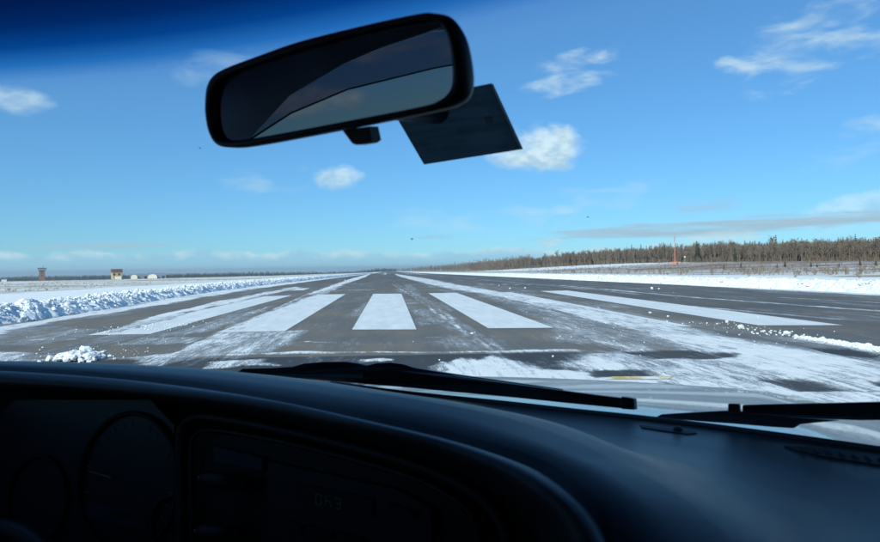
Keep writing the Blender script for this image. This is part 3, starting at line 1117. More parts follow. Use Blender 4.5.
def build_wood():
    rng = np.random.default_rng(77)
    near, far, spr = [], [], []
    # nearer wood: px 520..1040
    for i in range(3400):
        px = rng.uniform(505, 1040)
        d = forest_front(px) + 110 * rng.uniform(0, 1) ** 1.3
        near.append(right_point(px, d))
    for i in range(1900):
        px = 391 + (530 - 391) * rng.uniform(0, 1) ** 0.8
        d = forest_front(px) * (1 + 0.16 * rng.uniform(0, 1))
        far.append(right_point(px, d))
    for i in range(620):
        px = rng.uniform(560, 1040)
        d = forest_front(px) + rng.uniform(14, 150)
        spr.append(right_point(px, d))
    near, far, spr = np.array(near), np.array(far), np.array(spr)
    h = rng.normal(10.6, 1.7, len(near)) + 3.4 * (fbm(near[:, 0] / 18, near[:, 1] / 18, 13, 3) - 0.5)
    tone = np.clip(fbm(near[:, 0] / 45, near[:, 1] / 45, 3) * 1.0 - 0.05 + rng.normal(0, 0.10, len(near)), 0, 1)
    scatter_mesh('bare_wood', BARE_ALL, near, h, h * 1.45, rng, tone, M_BARK, 'wide grey brown wood of leafless trees behind the right hand field', 'wood')
    h = rng.normal(13, 2.0, len(far))
    tone = np.clip(fbm(far[:, 0] / 60, far[:, 1] / 60, 4) * 1.1 + rng.normal(0, 0.12, len(far)), 0, 1)
    scatter_mesh('distant_wood', BARE_LO_ALL, far, h, h * 1.3, rng, tone, M_BARK, 'low distant leafless wood tapering towards the end of the runway', 'wood')
    h = rng.normal(13.6, 2.3, len(spr))
    scatter_mesh('spruce_wood', SPRUCE_ALL, spr, h, h * 0.85, rng, rng.uniform(0, 1, len(spr)), M_SPRUCE, 'dark green spruce tops standing among and behind the bare trees', 'wood')
    # understorey along the wood's edge
    n = 2300
    px = rng.uniform(470, 1040, n)
    und = np.array([right_point(p, forest_front(p) + rng.uniform(-14, 60)) for p in px])
    h = rng.uniform(1.8, 5.0, n)
    scatter_mesh('undergrowth', SHRUB, und, h, h * 0.9, rng, rng.uniform(0, 0.7, n), M_BRUSH, 'reddish brown undergrowth along the foot of the right hand wood', 'undergrowth')
    # brush over the right field
    n = 5200
    px = rng.uniform(440, 1050, n)
    fr = np.array([forest_front(p) for p in px])
    d = 70 + (fr - 70) * rng.uniform(0, 1, n) ** 0.6
    pos = np.array([right_point(a, b) for a, b in zip(px, d)])
    keep = (pos[:, 0] > 52) & (fbm(pos[:, 0] / 30, pos[:, 1] / 30, 9) > 0.46)
    pos = pos[keep]
    h = 0.35 + 1.0 * rng.uniform(0, 1, len(pos)) ** 2
    scatter_mesh('field_brush', SHRUB, pos, h, h * 1.3, rng, rng.uniform(0.2, 1, len(pos)), M_BRUSH, 'dry tan brush scattered over the snowy field on the right', 'brush')
    # far tree line on the left, dark with distance
    n = 5200
    px = rng.uniform(-70, 396, n)
    dist = np.interp(px, [-70, 0, 120, 250, 330, 396], [2300, 2300, 2200, 2100, 2500, 3200])
    d = dist * (1 + 0.2 * rng.uniform(0, 1, n))
    pos = np.array([right_point(a, b) for a, b in zip(px, d)])
    h = rng.normal(14, 2.2, n) * (1 + 0.25 * (fbm(px / 12, px * 0, 6) - 0.5))
    scatter_mesh('distant_tree_line', SPRUCE_LO + BARE_LO_ALL, pos, h, h * 1.7, rng, rng.uniform(0, 0.6, n), M_SPRUCE, 'thin dark tree line on the left horizon beyond the dry field', 'tree line')
    # low scrub and grass clumps over the left field
    n = 2600
    px = rng.uniform(-60, 330, n)
    d = 62 + 300 * rng.uniform(0, 1, n) ** 1.2
    pos = np.array([right_point(a, b) for a, b in zip(px, d)])
    keep = (pos[:, 0] < -37) & (fbm(pos[:, 0] / 14, pos[:, 1] / 14, 19) > 0.44)
    pos = pos[keep]
    h = rng.uniform(0.08, 0.22, len(pos))
    scatter_mesh('field_grass', SHRUB, pos, h, h * 2.4, rng, rng.uniform(0.5, 1, len(pos)), M_BRUSH, 'short dry tan grass clumps poking through snow on the left field', 'grass')


build_wood()


def mesh_with_tone(name, vf, tone, mat):
    me = mesh_np(name, vf[0], vf[1], False, {'tone': np.full(len(vf[0]), tone)})
    me.materials.append(mat)
    return me


SPR_DATA = [(mesh_with_tone('trunk', a, 0.2, M_BARK), mesh_with_tone('crown', b, 0.15 * i, M_SPRUCE)) for i, (a, b) in enumerate(SPRUCE)]
BARE_DATA = [(mesh_with_tone('trunk', a, 0.8, M_BARK), mesh_with_tone('crown', b, 0.5, M_BARK)) for i, (a, b) in enumerate(BARE)]


def tree(name, data, pos, h, w, rz, label, cat, group=None):
    e = empty(name, tuple(pos), rz)
    e.scale = (w, w, h)
    for nm, me in zip(('trunk', 'crown'), data):
        o = bpy.data.objects.new(nm, me)
        col.objects.link(o)
        o.parent = e
    tag(e, label, cat, group)
    return e


def single_trees():
    rng = np.random.default_rng(31)
    def spot(px, py_top, d, wide, label, group=None, k=0, base=None):
        p = right_point(px, d)
        top = at_depth(px, py_top, d)
        h = max(1.0, top[2] - p[2])
        tree('spruce_tree', SPR_DATA[k % 5], p, h, h * wide, rng.uniform(0, 6), label, 'spruce tree', group)
    spot(697, 239.5, 500, 1.25, 'tall broad dark spruce rising above the wood right of the orange mast', k=0)
    spot(735, 246, 462, 1.15, 'solitary dark spruce standing out in the middle of the brown wood', k=1)
    spot(620, 246.5, 640, 0.8, 'slim dark spruce on the skyline, left one of a close pair', k=2)
    spot(627, 245.5, 640, 0.8, 'slim dark spruce on the skyline, right one of a close pair', k=3)
    spot(586, 250, 690, 1.0, 'short dark spruce on the skyline left of the close pair', k=4)
    for i in range(44):
        px = rng.uniform(640, 882)
        d = forest_front(px) + rng.uniform(20, 70)
        ytop = np.interp(px, [640, 720, 800, 882], [245, 241, 240, 236]) + rng.normal(0, 1.6)
        spot(px, ytop, d, rng.uniform(0.8, 1.15), 'dark pointed spruce top on the skyline of the right hand wood', 'spruces on the skyline of the right hand wood', i)
    small = [(724, 263.2, 250, 'small fir in the snowy field just right of the orange hut'),
             (741, 262.0, 265, 'pair-left small dark fir in the snowy field below the wood'),
             (785, 259.5, 255, 'darkest small fir in the snowy field, stands in open snow'),
             (777, 262.4, 245, 'smaller pale fir left of the darkest field fir'),
             (811, 261, 235, 'bushy small fir in the field, middle right'),
             (817, 262, 230, 'low small fir right beside a bushy fir in the field'),
             (860, 258, 240, 'tall young fir in the field near the right picture edge'),
             (876, 259, 232, 'rightmost young fir in the field at the picture edge'),
             (839, 261.5, 225, 'rounded young fir standing among brush in the right field')]
    for i, (px, py, d, lab) in enumerate(small):
        spot(px, py, d, 1.8, lab.replace('pair-left ', ''), 'young firs in the right hand field', i)
    for i in range(30):
        px = 560 + 325 * (i + rng.uniform(0.1, 0.9)) / 30
        p = right_point(px, forest_front(px) - rng.uniform(1, 9))
        h = rng.uniform(10, 13.5)
        tree('bare_tree', BARE_DATA[i % 7], p, h, h, rng.uniform(0, 6), 'pale leafless tree at the front edge of the right hand wood', 'bare tree', 'pale bare trees along the wood edge')


single_trees()


# ------------------------------------------------------------------ airfield buildings
M_BRICK = plain('brown_brick', (0.24, 0.145, 0.105), 0.85, var=0.2, scale=1.5)
M_TAN = plain('tan_cladding', (0.44, 0.33, 0.21), 0.8, var=0.18, scale=1.0)
M_DKBROWN = plain('dark_brown_cladding', (0.15, 0.10, 0.07), 0.8, var=0.2, scale=1.0)
M_CREAM = plain('cream_cladding', (0.80, 0.76, 0.62), 0.6, var=0.05)
M_WHITE = plain('white_cladding', (0.80, 0.80, 0.80), 0.6, var=0.05)
M_ROOF = plain('blue_grey_roof', (0.20, 0.25, 0.31), 0.5, var=0.12)
M_GLASSDK = plain('dark_window_glass', (0.03, 0.04, 0.05), 0.15)
M_ORANGE = plain('orange_mast_paint', (0.52, 0.20, 0.13), 0.6, var=0.15)
M_MASTWHITE = plain('white_mast_paint', (0.72, 0.70, 0.68), 0.6, var=0.1)
M_DARKMETAL = plain('dark_metal', (0.06, 0.06, 0.065), 0.5, metal=0.4)


def face_cam(p):
    return math.atan2(-p[0], p[1]) if False else -math.atan2(p[0], p[1])


def px_box(name, mat, parent, d, x0, x1, ytop, zb, ref, deep, yoff=0.0):
    """Box given by its photo width and top at a distance, standing at height zb, in the parent's frame."""
    w = (x1 - x0) / FOC * d
    cx = ((x0 + x1) / 2 - ref) / FOC * d
    ztop = at_depth((x0 + x1) / 2, ytop, d)[2]
    bm = bmesh.new()
    bm_box(bm, (cx, deep / 2 + yoff, (zb + ztop) / 2 - parent.location.z), (w, deep, ztop - zb))
    bm_bevel(bm, 0.05, 1)
    return obj(name, bm, mat, parent)


def far_place(px, d):
    p = right_point(px, d)
    return (p[0], p[1], p[2] - 0.1)


def buildings():
    # brick control tower
    d = 600
    loc = far_place(41.5, d)
    e = empty('control_tower', loc, face_cam(loc))
    tag(e, 'narrow brown brick tower with an overhanging grey top on the left horizon', 'tower')
    z0 = loc[2]
    px_box('shaft', M_BRICK, e, d, 39.2, 44.4, 270.6, z0, 41.5, 4.6)
    px_box('cab', M_ROOF, e, d, 38.4, 45.6, 268.6, at_depth(41.5, 270.6, d)[2] + 0.02, 41.5, 5.8, -0.6)
    px_box('roof', M_DKBROWN, e, d, 38.0, 46.0, 267.8, at_depth(41.5, 268.5, d)[2], 41.5, 6.2, -0.8)
    bm = bmesh.new()
    bm_tube(bm, [(1.2, 2, at_depth(41.5, 268, d)[2] - z0), (1.2, 2, at_depth(41.5, 265.6, d)[2] - z0)], 0.12, 6)
    obj('antenna', bm, M_DARKMETAL, e)
    for zz in (272.5, 275.5):
        zc = at_depth(41.5, zz, d)[2] - z0
        bm = bmesh.new()
        bm_box(bm, (0.25, -0.03, zc), (0.9, 0.1, 0.9))
        obj('window', bm, M_GLASSDK, e)
    # brown block building
    d = 500
    loc = far_place(117, d)
    e = empty('brown_building', loc, face_cam(loc) + 0.12)
    tag(e, 'square brown and tan building standing alone on the left horizon', 'building')
    z0 = loc[2]
    px_box('wall', M_TAN, e, d, 112.6, 121.6, 270.4, z0, 117, 7)
    px_box('upper_storey', M_DKBROWN, e, d, 112.2, 122.0, 269.0, at_depth(117, 272.5, d)[2], 117, 7.4, -0.2)
    px_box('annex', M_CREAM, e, d, 115.4, 120.6, 276.4, z0, 117, 2.0, -2.0)
    for i, x in enumerate((113.6, 118.0)):
        cx = (x - 117 + 0.8) / FOC * d
        bm = bmesh.new()
        bm_box(bm, (cx, -0.04, at_depth(117, 274.4, d)[2] - z0), (1.3, 0.1, 1.4))
        obj('window', bm, M_GLASSDK, e)
    # hangars with a pale rounded shelter in front
    def hangar(x0, x1, front0, front1, top, label, d):
        xm = (x0 + x1) / 2
        loc = far_place(xm, d)
        e = empty('hangar', loc, face_cam(loc))
        tag(e, label, 'hangar', 'low hangars on the left horizon')
        z0 = loc[2]
        w = (x1 - x0) / FOC * d
        zt = at_depth(xm, top, d)[2] - z0
        bm = bmesh.new()
        bm_box(bm, (0, 7, zt * 0.36), (w, 14, zt * 0.72))
        obj('wall', bm, M_ROOF, e)
        bm = bmesh.new()
        n = 12
        L, Rr = [], []
        for k in range(n + 1):
            a = math.pi * k / n
            L.append(bm.verts.new((-w / 2 - 0.2, 7 - 7.2 * math.cos(a), zt * 0.70 + zt * 0.32 * math.sin(a))))
            Rr.append(bm.verts.new((w / 2 + 0.2, 7 - 7.2 * math.cos(a), zt * 0.70 + zt * 0.32 * math.sin(a))))
        for k in range(n):
            bm.faces.new((L[k], L[k + 1], Rr[k + 1], Rr[k]))
        bm.faces.new(L)
        bm.faces.new(list(reversed(Rr)))
        obj('roof', bm, M_ROOF, e)
        fw = (front1 - front0) / FOC * d
        fx = ((front0 + front1) / 2 - xm) / FOC * d
        bm = bmesh.new()
        A, B = [], []
        for k in range(n + 1):
            a = math.pi * k / n
            A.append(bm.verts.new((fx - fw / 2 * math.cos(a), -6, zt * 0.25 + zt * 0.62 * math.sin(a) ** 0.7)))
            B.append(bm.verts.new((fx - fw / 2 * math.cos(a), -0.1, zt * 0.25 + zt * 0.62 * math.sin(a) ** 0.7)))
        A = [bm.verts.new((fx - fw / 2, -6, -0.1))] + A + [bm.verts.new((fx + fw / 2, -6, -0.1))]
        B = [bm.verts.new((fx - fw / 2, -0.1, -0.1))] + B + [bm.verts.new((fx + fw / 2, -0.1, -0.1))]
        for k in range(len(A) - 1):
            bm.faces.new((A[k], A[k + 1], B[k + 1], B[k]))
        bm.faces.new(A)
        bm.faces.new(list(reversed(B)))
        obj('shelter', bm, M_CREAM, e)
        bm = bmesh.new()
        bm_box(bm, (w * 0.36, -0.08, zt * 0.3), (w * 0.14, 0.1, zt * 0.5))
        obj('door', bm, M_DARKMETAL, e)
    hangar(131, 147, 131.5, 137.5, 274.0, 'low blue grey hangar with small cream shelter right of the square brown building', 640)
    hangar(148, 165, 148.5, 157, 273.4, 'low blue grey hangar with larger cream shelter, rightmost of the two hangars', 640)
    # small white shed at the left edge
    d = 560
    loc = far_place(3.5, d)
    e = empty('white_shed', loc, face_cam(loc))
    tag(e, 'tiny white shed on the horizon at the left picture edge', 'shed')
    px_box('wall', M_WHITE, e, d, 1.6, 6.0, 279.3, loc[2], 3.5, 4)
    px_box('roof', M_ROOF, e, d, 1.2, 6.4, 278.9, at_depth(3.5, 279.3, d)[2], 3.5, 4.6, -0.3)
    # orange lattice mast and hut
    d = 430
    loc = right_point(675, d)
    zb = at_depth(675, 265.2, d)[2]
    loc = (loc[0], loc[1], min(loc[2], zb) - 0.05)
    e = empty('lattice_mast', loc, face_cam(loc))
    tag(e, 'tall slender orange lattice mast in front of the wood', 'mast')
    ht = at_depth(675, 231.5, d)[2] - loc[2]
    legs = [(-0.55, -0.4), (0.55, -0.4), (0, 0.6)]
    for (x, y) in legs:
        bm = bmesh.new()
        bm_tube(bm, [(x, y, 0), (x * 0.35, y * 0.35, ht * 0.82)], [0.09, 0.06], 5)
        obj('leg', bm, M_ORANGE, e)
    nb = 14
    for k in range(nb):
        z0, z1 = ht * 0.82 * k / nb, ht * 0.82 * (k + 1) / nb
        f0, f1 = 1 - 0.65 * k / nb, 1 - 0.65 * (k + 1) / nb
        bm = bmesh.new()
        for i in range(3):
            a, b = legs[i], legs[(i + 1) % 3]
            bm_tube(bm, [(a[0] * f0, a[1] * f0, z0), (b[0] * f1, b[1] * f1, z1)], 0.04, 4)
            bm_tube(bm, [(a[0] * f1, a[1] * f1, z1), (b[0] * f1, b[1] * f1, z1)], 0.035, 4)
        obj('brace', bm, M_ORANGE if (k // 3) % 2 == 0 or k < 8 else M_MASTWHITE, e)
    bm = bmesh.new()
    bm_tube(bm, [(0, 0, ht * 0.80), (0, 0, ht)], [0.10, 0.04], 6)
    obj('antenna', bm, M_ORANGE, e)
    bm = bmesh.new()
    bm_box(bm, (0, 0, ht * 0.83), (1.2, 1.2, 0.12))
    obj('platform', bm, M_ORANGE, e)
    e2 = empty('orange_hut', (loc[0], loc[1] - 2.2, loc[2]), face_cam(loc))
    tag(e2, 'small orange equipment hut at the foot of the lattice mast', 'hut')
    w = 9.0 / FOC * d
    hh = 3.0 / FOC * d
    bm = bmesh.new()
    bm_box(bm, (-w * 0.12, 0, hh / 2), (w, 3.0, hh))
    obj('wall', bm, M_ORANGE, e2)
    bm = bmesh.new()
    bm_box(bm, (-w * 0.12, 0, hh + 0.08), (w + 0.5, 3.5, 0.16))
    obj('roof', bm, M_MASTWHITE, e2)
    bm = bmesh.new()
    bm_box(bm, (w * 0.1, -1.53, hh * 0.45), (0.9, 0.06, hh * 0.85))
    obj('door', bm, M_DARKMETAL, e2)
    # white marker post beside the mast
    lp = right_point(685, 420)
    e3 = empty('wind_sensor_post', tuple(lp), 0)
    tag(e3, 'thin post with a small white head to the right of the orange mast', 'post')
    hz = at_depth(685, 257.0, 420)[2] - lp[2]
    bm = bmesh.new()
    bm_tube(bm, [(0, 0, -0.1), (0, 0, hz)], 0.06, 6)
    obj('pole', bm, M_MASTWHITE, e3)
    bm = bmesh.new()
    bmesh.ops.create_icosphere(bm, subdivisions=2, radius=0.55)
    bmesh.ops.translate(bm, vec=(0, 0, hz), verts=bm.verts)
    obj('head', bm, M_MASTWHITE, e3)


buildings()


# ------------------------------------------------------------------ the van the picture is taken from
CAR_AZ = YAW + R(23.0)
U_ = np.array([math.cos(CAR_AZ), -math.sin(CAR_AZ), 0.0])
V_ = np.array([math.sin(CAR_AZ), math.cos(CAR_AZ), 0.0])
CAR_O = -0.38 * U_                                  # ground point under the van's centre line, abreast of the camera
EYE = np.array([0.38, 0.0, CAM_H])


def lray(px, py):
    d = ray(px, py)
    return np.array([d @ U_, d @ V_, d[2]])


def at_h(px, py, w):
    d = lray(px, py)
    return EYE + d * (w / d[2])


def at_d(px, py, depth):
    d = lray(px, py)
    return EYE + d * (depth / float(ray(px, py) @ fwd))


def at_plane(px, py, p0, n):
    d = lray(px, py)
    return EYE + d * (np.dot(np.asarray(p0) - EYE, n) / np.dot(d, n))


def glass_v(u, w, off=0.0):
    return 1.13 + off - 0.35 * u * u - 1.1 * (w + 0.24)


def at_glass(px, py, off=0.0):
    d = lray(px, py)
    lo, hi = 0.1, 4.0
    for _ in range(60):
        t = (lo + hi) / 2
        p = EYE + d * t
        if p[1] < glass_v(p[0], p[2] - CAM_H, off):
            lo = t
        else:
            hi = t
    return EYE + d * lo


M_DASH = plain('black_dash_vinyl', (0.032, 0.035, 0.040), 0.37, var=0.15, scale=3.0, bump=0.25, bscale=900.0, spec=0.5)
M_TRIM = plain('black_interior_plastic', (0.012, 0.012, 0.014), 0.5, var=0.2, scale=20.0, spec=0.4)
M_HEAD = plain('dark_grey_headliner', (0.42, 0.41, 0.39), 0.95, var=0.1, bump=0.3, bscale=300.0, spec=0.1)
M_RUBBER = plain('black_rubber', (0.012, 0.012, 0.013), 0.6, spec=0.35)
M_WIPER = plain('black_wiper_metal', (0.05, 0.055, 0.062), 0.42, spec=0.5, var=0.2, scale=30.0)
M_PAINT_CAR = plain('silver_van_paint', (0.34, 0.35, 0.36), 0.24, metal=0.75, coat=0.5, var=0.04)
M_GAUGE = plain('gauge_face', (0.012, 0.016, 0.026), 0.4)
M_LCD = plain('dead_display', (0.03, 0.055, 0.09), 0.3)
M_PALE = plain('pale_marking', (0.30, 0.30, 0.28), 0.5)
M_NEEDLE = plain('orange_needle', (0.65, 0.38, 0.18), 0.5)
M_TIP = plain('bright_knob_tip', (0.55, 0.58, 0.62), 0.25, metal=0.6)
M_STEEL = plain('grey_wheel_steel', (0.35, 0.35, 0.36), 0.4, metal=0.8)
M_SEAT = plain('grey_seat_cloth', (0.06, 0.06, 0.065), 0.9, var=0.2, bump=0.3, bscale=200.0)

m_glow, t_, b_ = new_mat('teal_radio_digits')
b_.inputs['Base Color'].default_value = (0.02, 0.1, 0.1, 1)
b_.inputs['Emission Color'].default_value = (0.10, 0.55, 0.60, 1)
b_.inputs['Emission Strength'].default_value = 0.004
M_GLOW = m_glow


def clear_material(name, colr):
    m, t, b = new_mat(name)
    t.n.remove(b)
    tr = t.new('ShaderNodeBsdfTransparent')
    tr.inputs['Color'].default_value = c4(colr)
    t.l.new(tr.outputs[0], t.n['Material Output'].inputs['Surface'])
    return m


M_CLEAR = clear_material('clear_windscreen_glass', (0.905, 1.0, 0.965))
M_PRIVACY = clear_material('tinted_door_glass', (0.26, 0.28, 0.275))
M_SMOKE = clear_material('smoked_visor_plastic', (0.36, 0.34, 0.42))


def tint_material(w0, w1):
    """The shade band moulded into the top of the windscreen: blue, deepening upwards."""
    m, t, b = new_mat('blue_shade_band_glass')
    t.n.remove(b)
    tc = t.new('ShaderNodeTexCoord').outputs['Object']
    sep = t.new('ShaderNodeSeparateXYZ')
    t.l.new(tc, sep.inputs[0])
    f = t.new('ShaderNodeMapRange')
    t.l.new(sep.outputs[2], f.inputs['Value'])
    f.inputs['From Min'].default_value = w0
    f.inputs['From Max'].default_value = w1
    ramp = t.new('ShaderNodeValToRGB')
    t.l.new(f.outputs[0], ramp.inputs[0])
    e = ramp.color_ramp.elements
    e[0].position, e[0].color = 0.0, (0.905, 1.0, 0.965, 1)
    e[1].position, e[1].color = 1.0, (0.004, 0.045, 0.14, 1)
    for pos, c in ((0.16, (0.80, 0.92, 0.96, 1)), (0.34, (0.16, 0.52, 0.76, 1)), (0.55, (0.012, 0.20, 0.44, 1)), (0.78, (0.004, 0.08, 0.22, 1))):
        x = e.new(pos)
        x.color = c
    tr = t.new('ShaderNodeBsdfTransparent')
    t.l.new(ramp.outputs[0], tr.inputs['Color'])
    t.l.new(tr.outputs[0], t.n['Material Output'].inputs['Surface'])
    return m


van = empty('van', tuple(CAR_O), -CAR_AZ)
tag(van, 'van seen from its passenger seat, black dashboard and pale hood in front', 'van')


def resample(pts, n):
    pts = np.asarray(pts, float)
    t = np.concatenate([[0], np.cumsum(np.linalg.norm(np.diff(pts, axis=0), axis=1))])
    t /= t[-1]
    # Catmull-Rom through the points, by arc length
    u = np.linspace(0, 1, n)
    ext = np.concatenate([[2 * pts[0] - pts[1]], pts, [2 * pts[-1] - pts[-2]]])
    i = np.clip(np.searchsorted(t, u, 'right') - 1, 0, len(pts) - 2)
    f = ((u - t[i]) / np.maximum(1e-9, t[i + 1] - t[i]))[:, None]
    p0, p1, p2, p3 = ext[i], ext[i + 1], ext[i + 2], ext[i + 3]
    return 0.5 * (2 * p1 + (p2 - p0) * f + (2 * p0 - 5 * p1 + 4 * p2 - p3) * f ** 2 + (3 * p1 - p0 - 3 * p2 + p3) * f ** 3)


def loft(rows, closed_u=False):
    rows = np.asarray(rows)
    m, n = rows.shape[:2]
    idx = np.arange(m * n).reshape(m, n)
    if closed_u:
        nx = np.roll(idx, -1, 1)
        F = np.stack([idx[:-1], nx[:-1], nx[1:], idx[1:]], -1).reshape(-1, 4)
    else:
        F = np.stack([idx[:-1, :-1], idx[:-1, 1:], idx[1:, 1:], idx[1:, :-1]], -1).reshape(-1, 4)
    return rows.reshape(-1, 3), F


def hpts(lst):
    return np.array([at_h(px, py, w) for px, py, w in lst])


# ---- dashboard: curves traced on the photo, each at its own height below the eye
crest = hpts([(-150, 360.5, -.14), (-60, 360.5, -.14), (0, 361, -.14), (100, 363.3, -.14), (200, 368.5, -.14), (300, 379, -.14), (404, 394, -.142), (470, 404.5, -.147),
              (556, 423, -.158), (629, 452, -.172), (681, 482, -.186), (742, 517, -.203), (790, 552, -.22), (900, 650, -.255)])
groove = hpts([(-150, 366.5, -.142), (-60, 367, -.142), (0, 367.5, -.142), (100, 373, -.143), (200, 383, -.145), (282, 397, -.147), (364, 414, -.15), (445, 432, -.155),
               (527, 455, -.160), (560, 471, -.164), (590, 497, -.173), (606, 521, -.184), (614, 548, -.197), (622, 600, -.222)])
lip = hpts([(-150, 371, -.147), (-60, 373, -.147), (0, 374, -.147), (100, 381, -.149), (200, 393, -.150), (282, 405.5, -.151), (364, 424, -.153), (445, 444, -.157),
            (507, 467, -.162), (545, 490, -.169), (572, 516, -.180), (588, 548, -.196), (598, 600, -.224)])
under = hpts([(-150, 381, -.165), (-60, 384, -.165), (0, 386.5, -.165), (100, 394, -.167), (200, 407, -.17), (282, 422, -.173), (364, 442, -.177), (440, 466, -.185),
              (490, 491, -.195), (525, 521, -.21), (541, 548, -.226), (550, 600, -.255)])
cowl_right = hpts([(330, 384.5, -.235), (404, 394.5, -.238), (500, 404.5, -.24), (575, 413, -.24), (655, 421.5, -.24), (760, 435, -.24), (880, 452, -.24), (1000, 470, -.24), (1150, 494, -.24)])
cowl = np.concatenate([[(-0.80, 0.93, CAM_H - .235), (-0.62, 1.03, CAM_H - .235), (-0.42, 1.09, CAM_H - .235), (-0.26, 1.12, CAM_H - .235)], cowl_right])
NS = 90
rc, rg, rl, ru, rw = [resample(c, NS) for c in (crest, groove, lip, under, cowl)]


def build_dash():
    k = np.linspace(0, 1, NS)[:, None]
    Z = np.array([0, 0, 1.0])
    rows = [rw + np.array([0, 0.03, -0.02]), rw]
    for f in (0.25, 0.5, 0.75, 0.92):
        sag = 0.040 * math.sin(math.pi * f) * sstep(k, 0.45, 0.75)
        rows.append(rw * (1 - f) + rc * f - Z * sag + Z * 0.004 * math.sin(math.pi * f))
    rows.append(rc)
    for f in (0.15, 0.4, 0.7):
        rows.append(rc * (1 - f) + rg * f + Z * (0.0035 + 0.004 * sstep(k, 0.45, 0.8)) * math.sin(math.pi * f))
    rows += [rg + Z * 0.001, rg + np.array([0, -0.003, -0.010])]
    g0 = rg + np.array([0, -0.007, -0.011])
    out = rl - rg
    out[:, 2] = 0
    out /= np.linalg.norm(out, axis=1)[:, None]
    # padded lip: nearly level on top, then rolled over towards the cabin
    rows += [g0 * 0.75 + rl * 0.25 + Z * 0.005, g0 * 0.45 + rl * 0.55 + Z * 0.0055, g0 * 0.2 + rl * 0.8 + Z * 0.0035, rl + Z * 0.001, rl * 0.86 + ru * 0.14 + out * 0.004, rl * 0.62 + ru * 0.38 + out * 0.0065, rl * 0.3 + ru * 0.7 + out * 0.006, ru]
    inner = ru + np.array([0, 0.09, -0.012])
    rows += [ru * 0.6 + inner * 0.4 - Z * 0.003, inner, inner - Z * 0.12, inner + np.array([0, 0.02, -0.34])]
    V, F = loft(rows)
    o = obj('dashboard', mesh_np('dashboard', V, F, True), M_DASH, van)
    return o, V, F


DASH, dV, dF = build_dash()
from mathutils.bvhtree import BVHTree
DASH_BVH = BVHTree.FromPolygons([tuple(v) for v in dV], [tuple(f) for f in dF])


def on_dash(px, py, lift=0.0):
    hit = DASH_BVH.ray_cast(Vector(EYE), Vector(lray(px, py)))
    p = np.array(hit[0]) if hit[0] is not None else at_h(px, py, -0.235)
    n = np.array(hit[1]) if hit[0] is not None else np.array([0, 0, 1.0])
    if n @ (EYE - p) < 0:
        n = -n
    return p + n * lift


def patch(name, pts, thick, mat, parent, back):
    """Solid plate with the given outline, thick along 'back'."""
    bm = bmesh.new()
    b = np.asarray(back, float)
    b = b / np.linalg.norm(b) * thick
    A = [bm.verts.new(tuple(p)) for p in pts]
    B = [bm.verts.new(tuple(np.asarray(p) + b)) for p in pts]
    bm.faces.new(A)
    bm.faces.new(list(reversed(B)))
    n = len(A)
    for i in range(n):
        bm.faces.new((A[i], A[(i + 1) % n], B[(i + 1) % n], B[i]))
    return obj(name, bm, mat, parent)


# windscreen rubber along the foot of the glass
bm = bmesh.new()
bm_tube(bm, [tuple(p + np.array([0, 0.004, 0.0])) for p in rw[6:]], 0.0065, 8)
shade_smooth(obj('windshield_seal', bm, M_RUBBER, van))
# defroster slot and light sensor on the passenger side
slot = [on_dash(px, py, 0.0015) for px, py in ((784, 446.5), (812, 448), (850, 452.5), (900, 460), (930, 466), (930, 474), (900, 469), (860, 463), (820, 457), (795, 451))]
patch('defroster_vent', slot, 0.006, M_RUBBER, DASH, (0, 0, -1))
for k in range(9):
    a, b2 = on_dash(800 + 13 * k, 449.2 + 1.75 * k, 0.003), on_dash(806 + 13 * k, 453.6 + 1.9 * k, 0.003)
    bm = bmesh.new()
    bm_tube(bm, [tuple(a), tuple(b2)], 0.0009, 5)
    obj('vent_fin', bm, M_TRIM, DASH)
plate = [on_dash(px, py, 0.0012) for px, py in ((640, 425.5), (668, 428.8), (690, 431.4), (697, 433.6), (688, 434.6), (664, 431.6), (642, 428))]
patch('sensor_base', plate, 0.004, M_RUBBER, DASH, (0, 0, -1))
sp = on_dash(678, 430.8, 0.002)
bm = bmesh.new()
bmesh.ops.create_uvsphere(bm, u_segments=14, v_segments=8, radius=0.0062)
bmesh.ops.scale(bm, vec=(1.1, 1, 0.75), verts=bm.verts)
bmesh.ops.translate(bm, vec=tuple(sp), verts=bm.verts)
shade_smooth(obj('light_sensor', bm, M_RUBBER, DASH))

# ---- instruments on the dark face of the dash
CL_P, CL_N = np.array([-0.45, 0.70, CAM_H - 0.3]), np.array([0, -1.0, 0.18])
CL_N = CL_N / np.linalg.norm(CL_N)


def cl(px, py, off=0.0):
    return at_plane(px, py, CL_P + CL_N * off, CL_N)


patch('instrument_panel', [cl(px, py) for px, py in ((-90, 400), (150, 400), (174, 425), (178, 600), (-90, 600))], 0.02, M_GAUGE, DASH, (0, 1, 0))


def ring(name, cpx, cpy, rpx, tube, mat, off=0.004, a0=0, a1=360):
    c = cl(cpx, cpy, off)
    r = np.linalg.norm(cl(cpx + rpx, cpy, off) - c)
    ex = cl(cpx + rpx, cpy, off) - c
    ex /= np.linalg.norm(ex)
    ey = np.cross(ex, CL_N)
    if ey[2] < 0:
        ey = -ey
    bm = bmesh.new()
    n = 40
    bm_tube(bm, [tuple(c + r * (ex * math.cos(R(a0 + (a1 - a0) * k / n)) + ey * math.sin(R(a0 + (a1 - a0) * k / n)))) for k in range(n + 1)], tube, 6)
    return shade_smooth(obj(name, bm, mat, DASH)), c, r, ex, ey


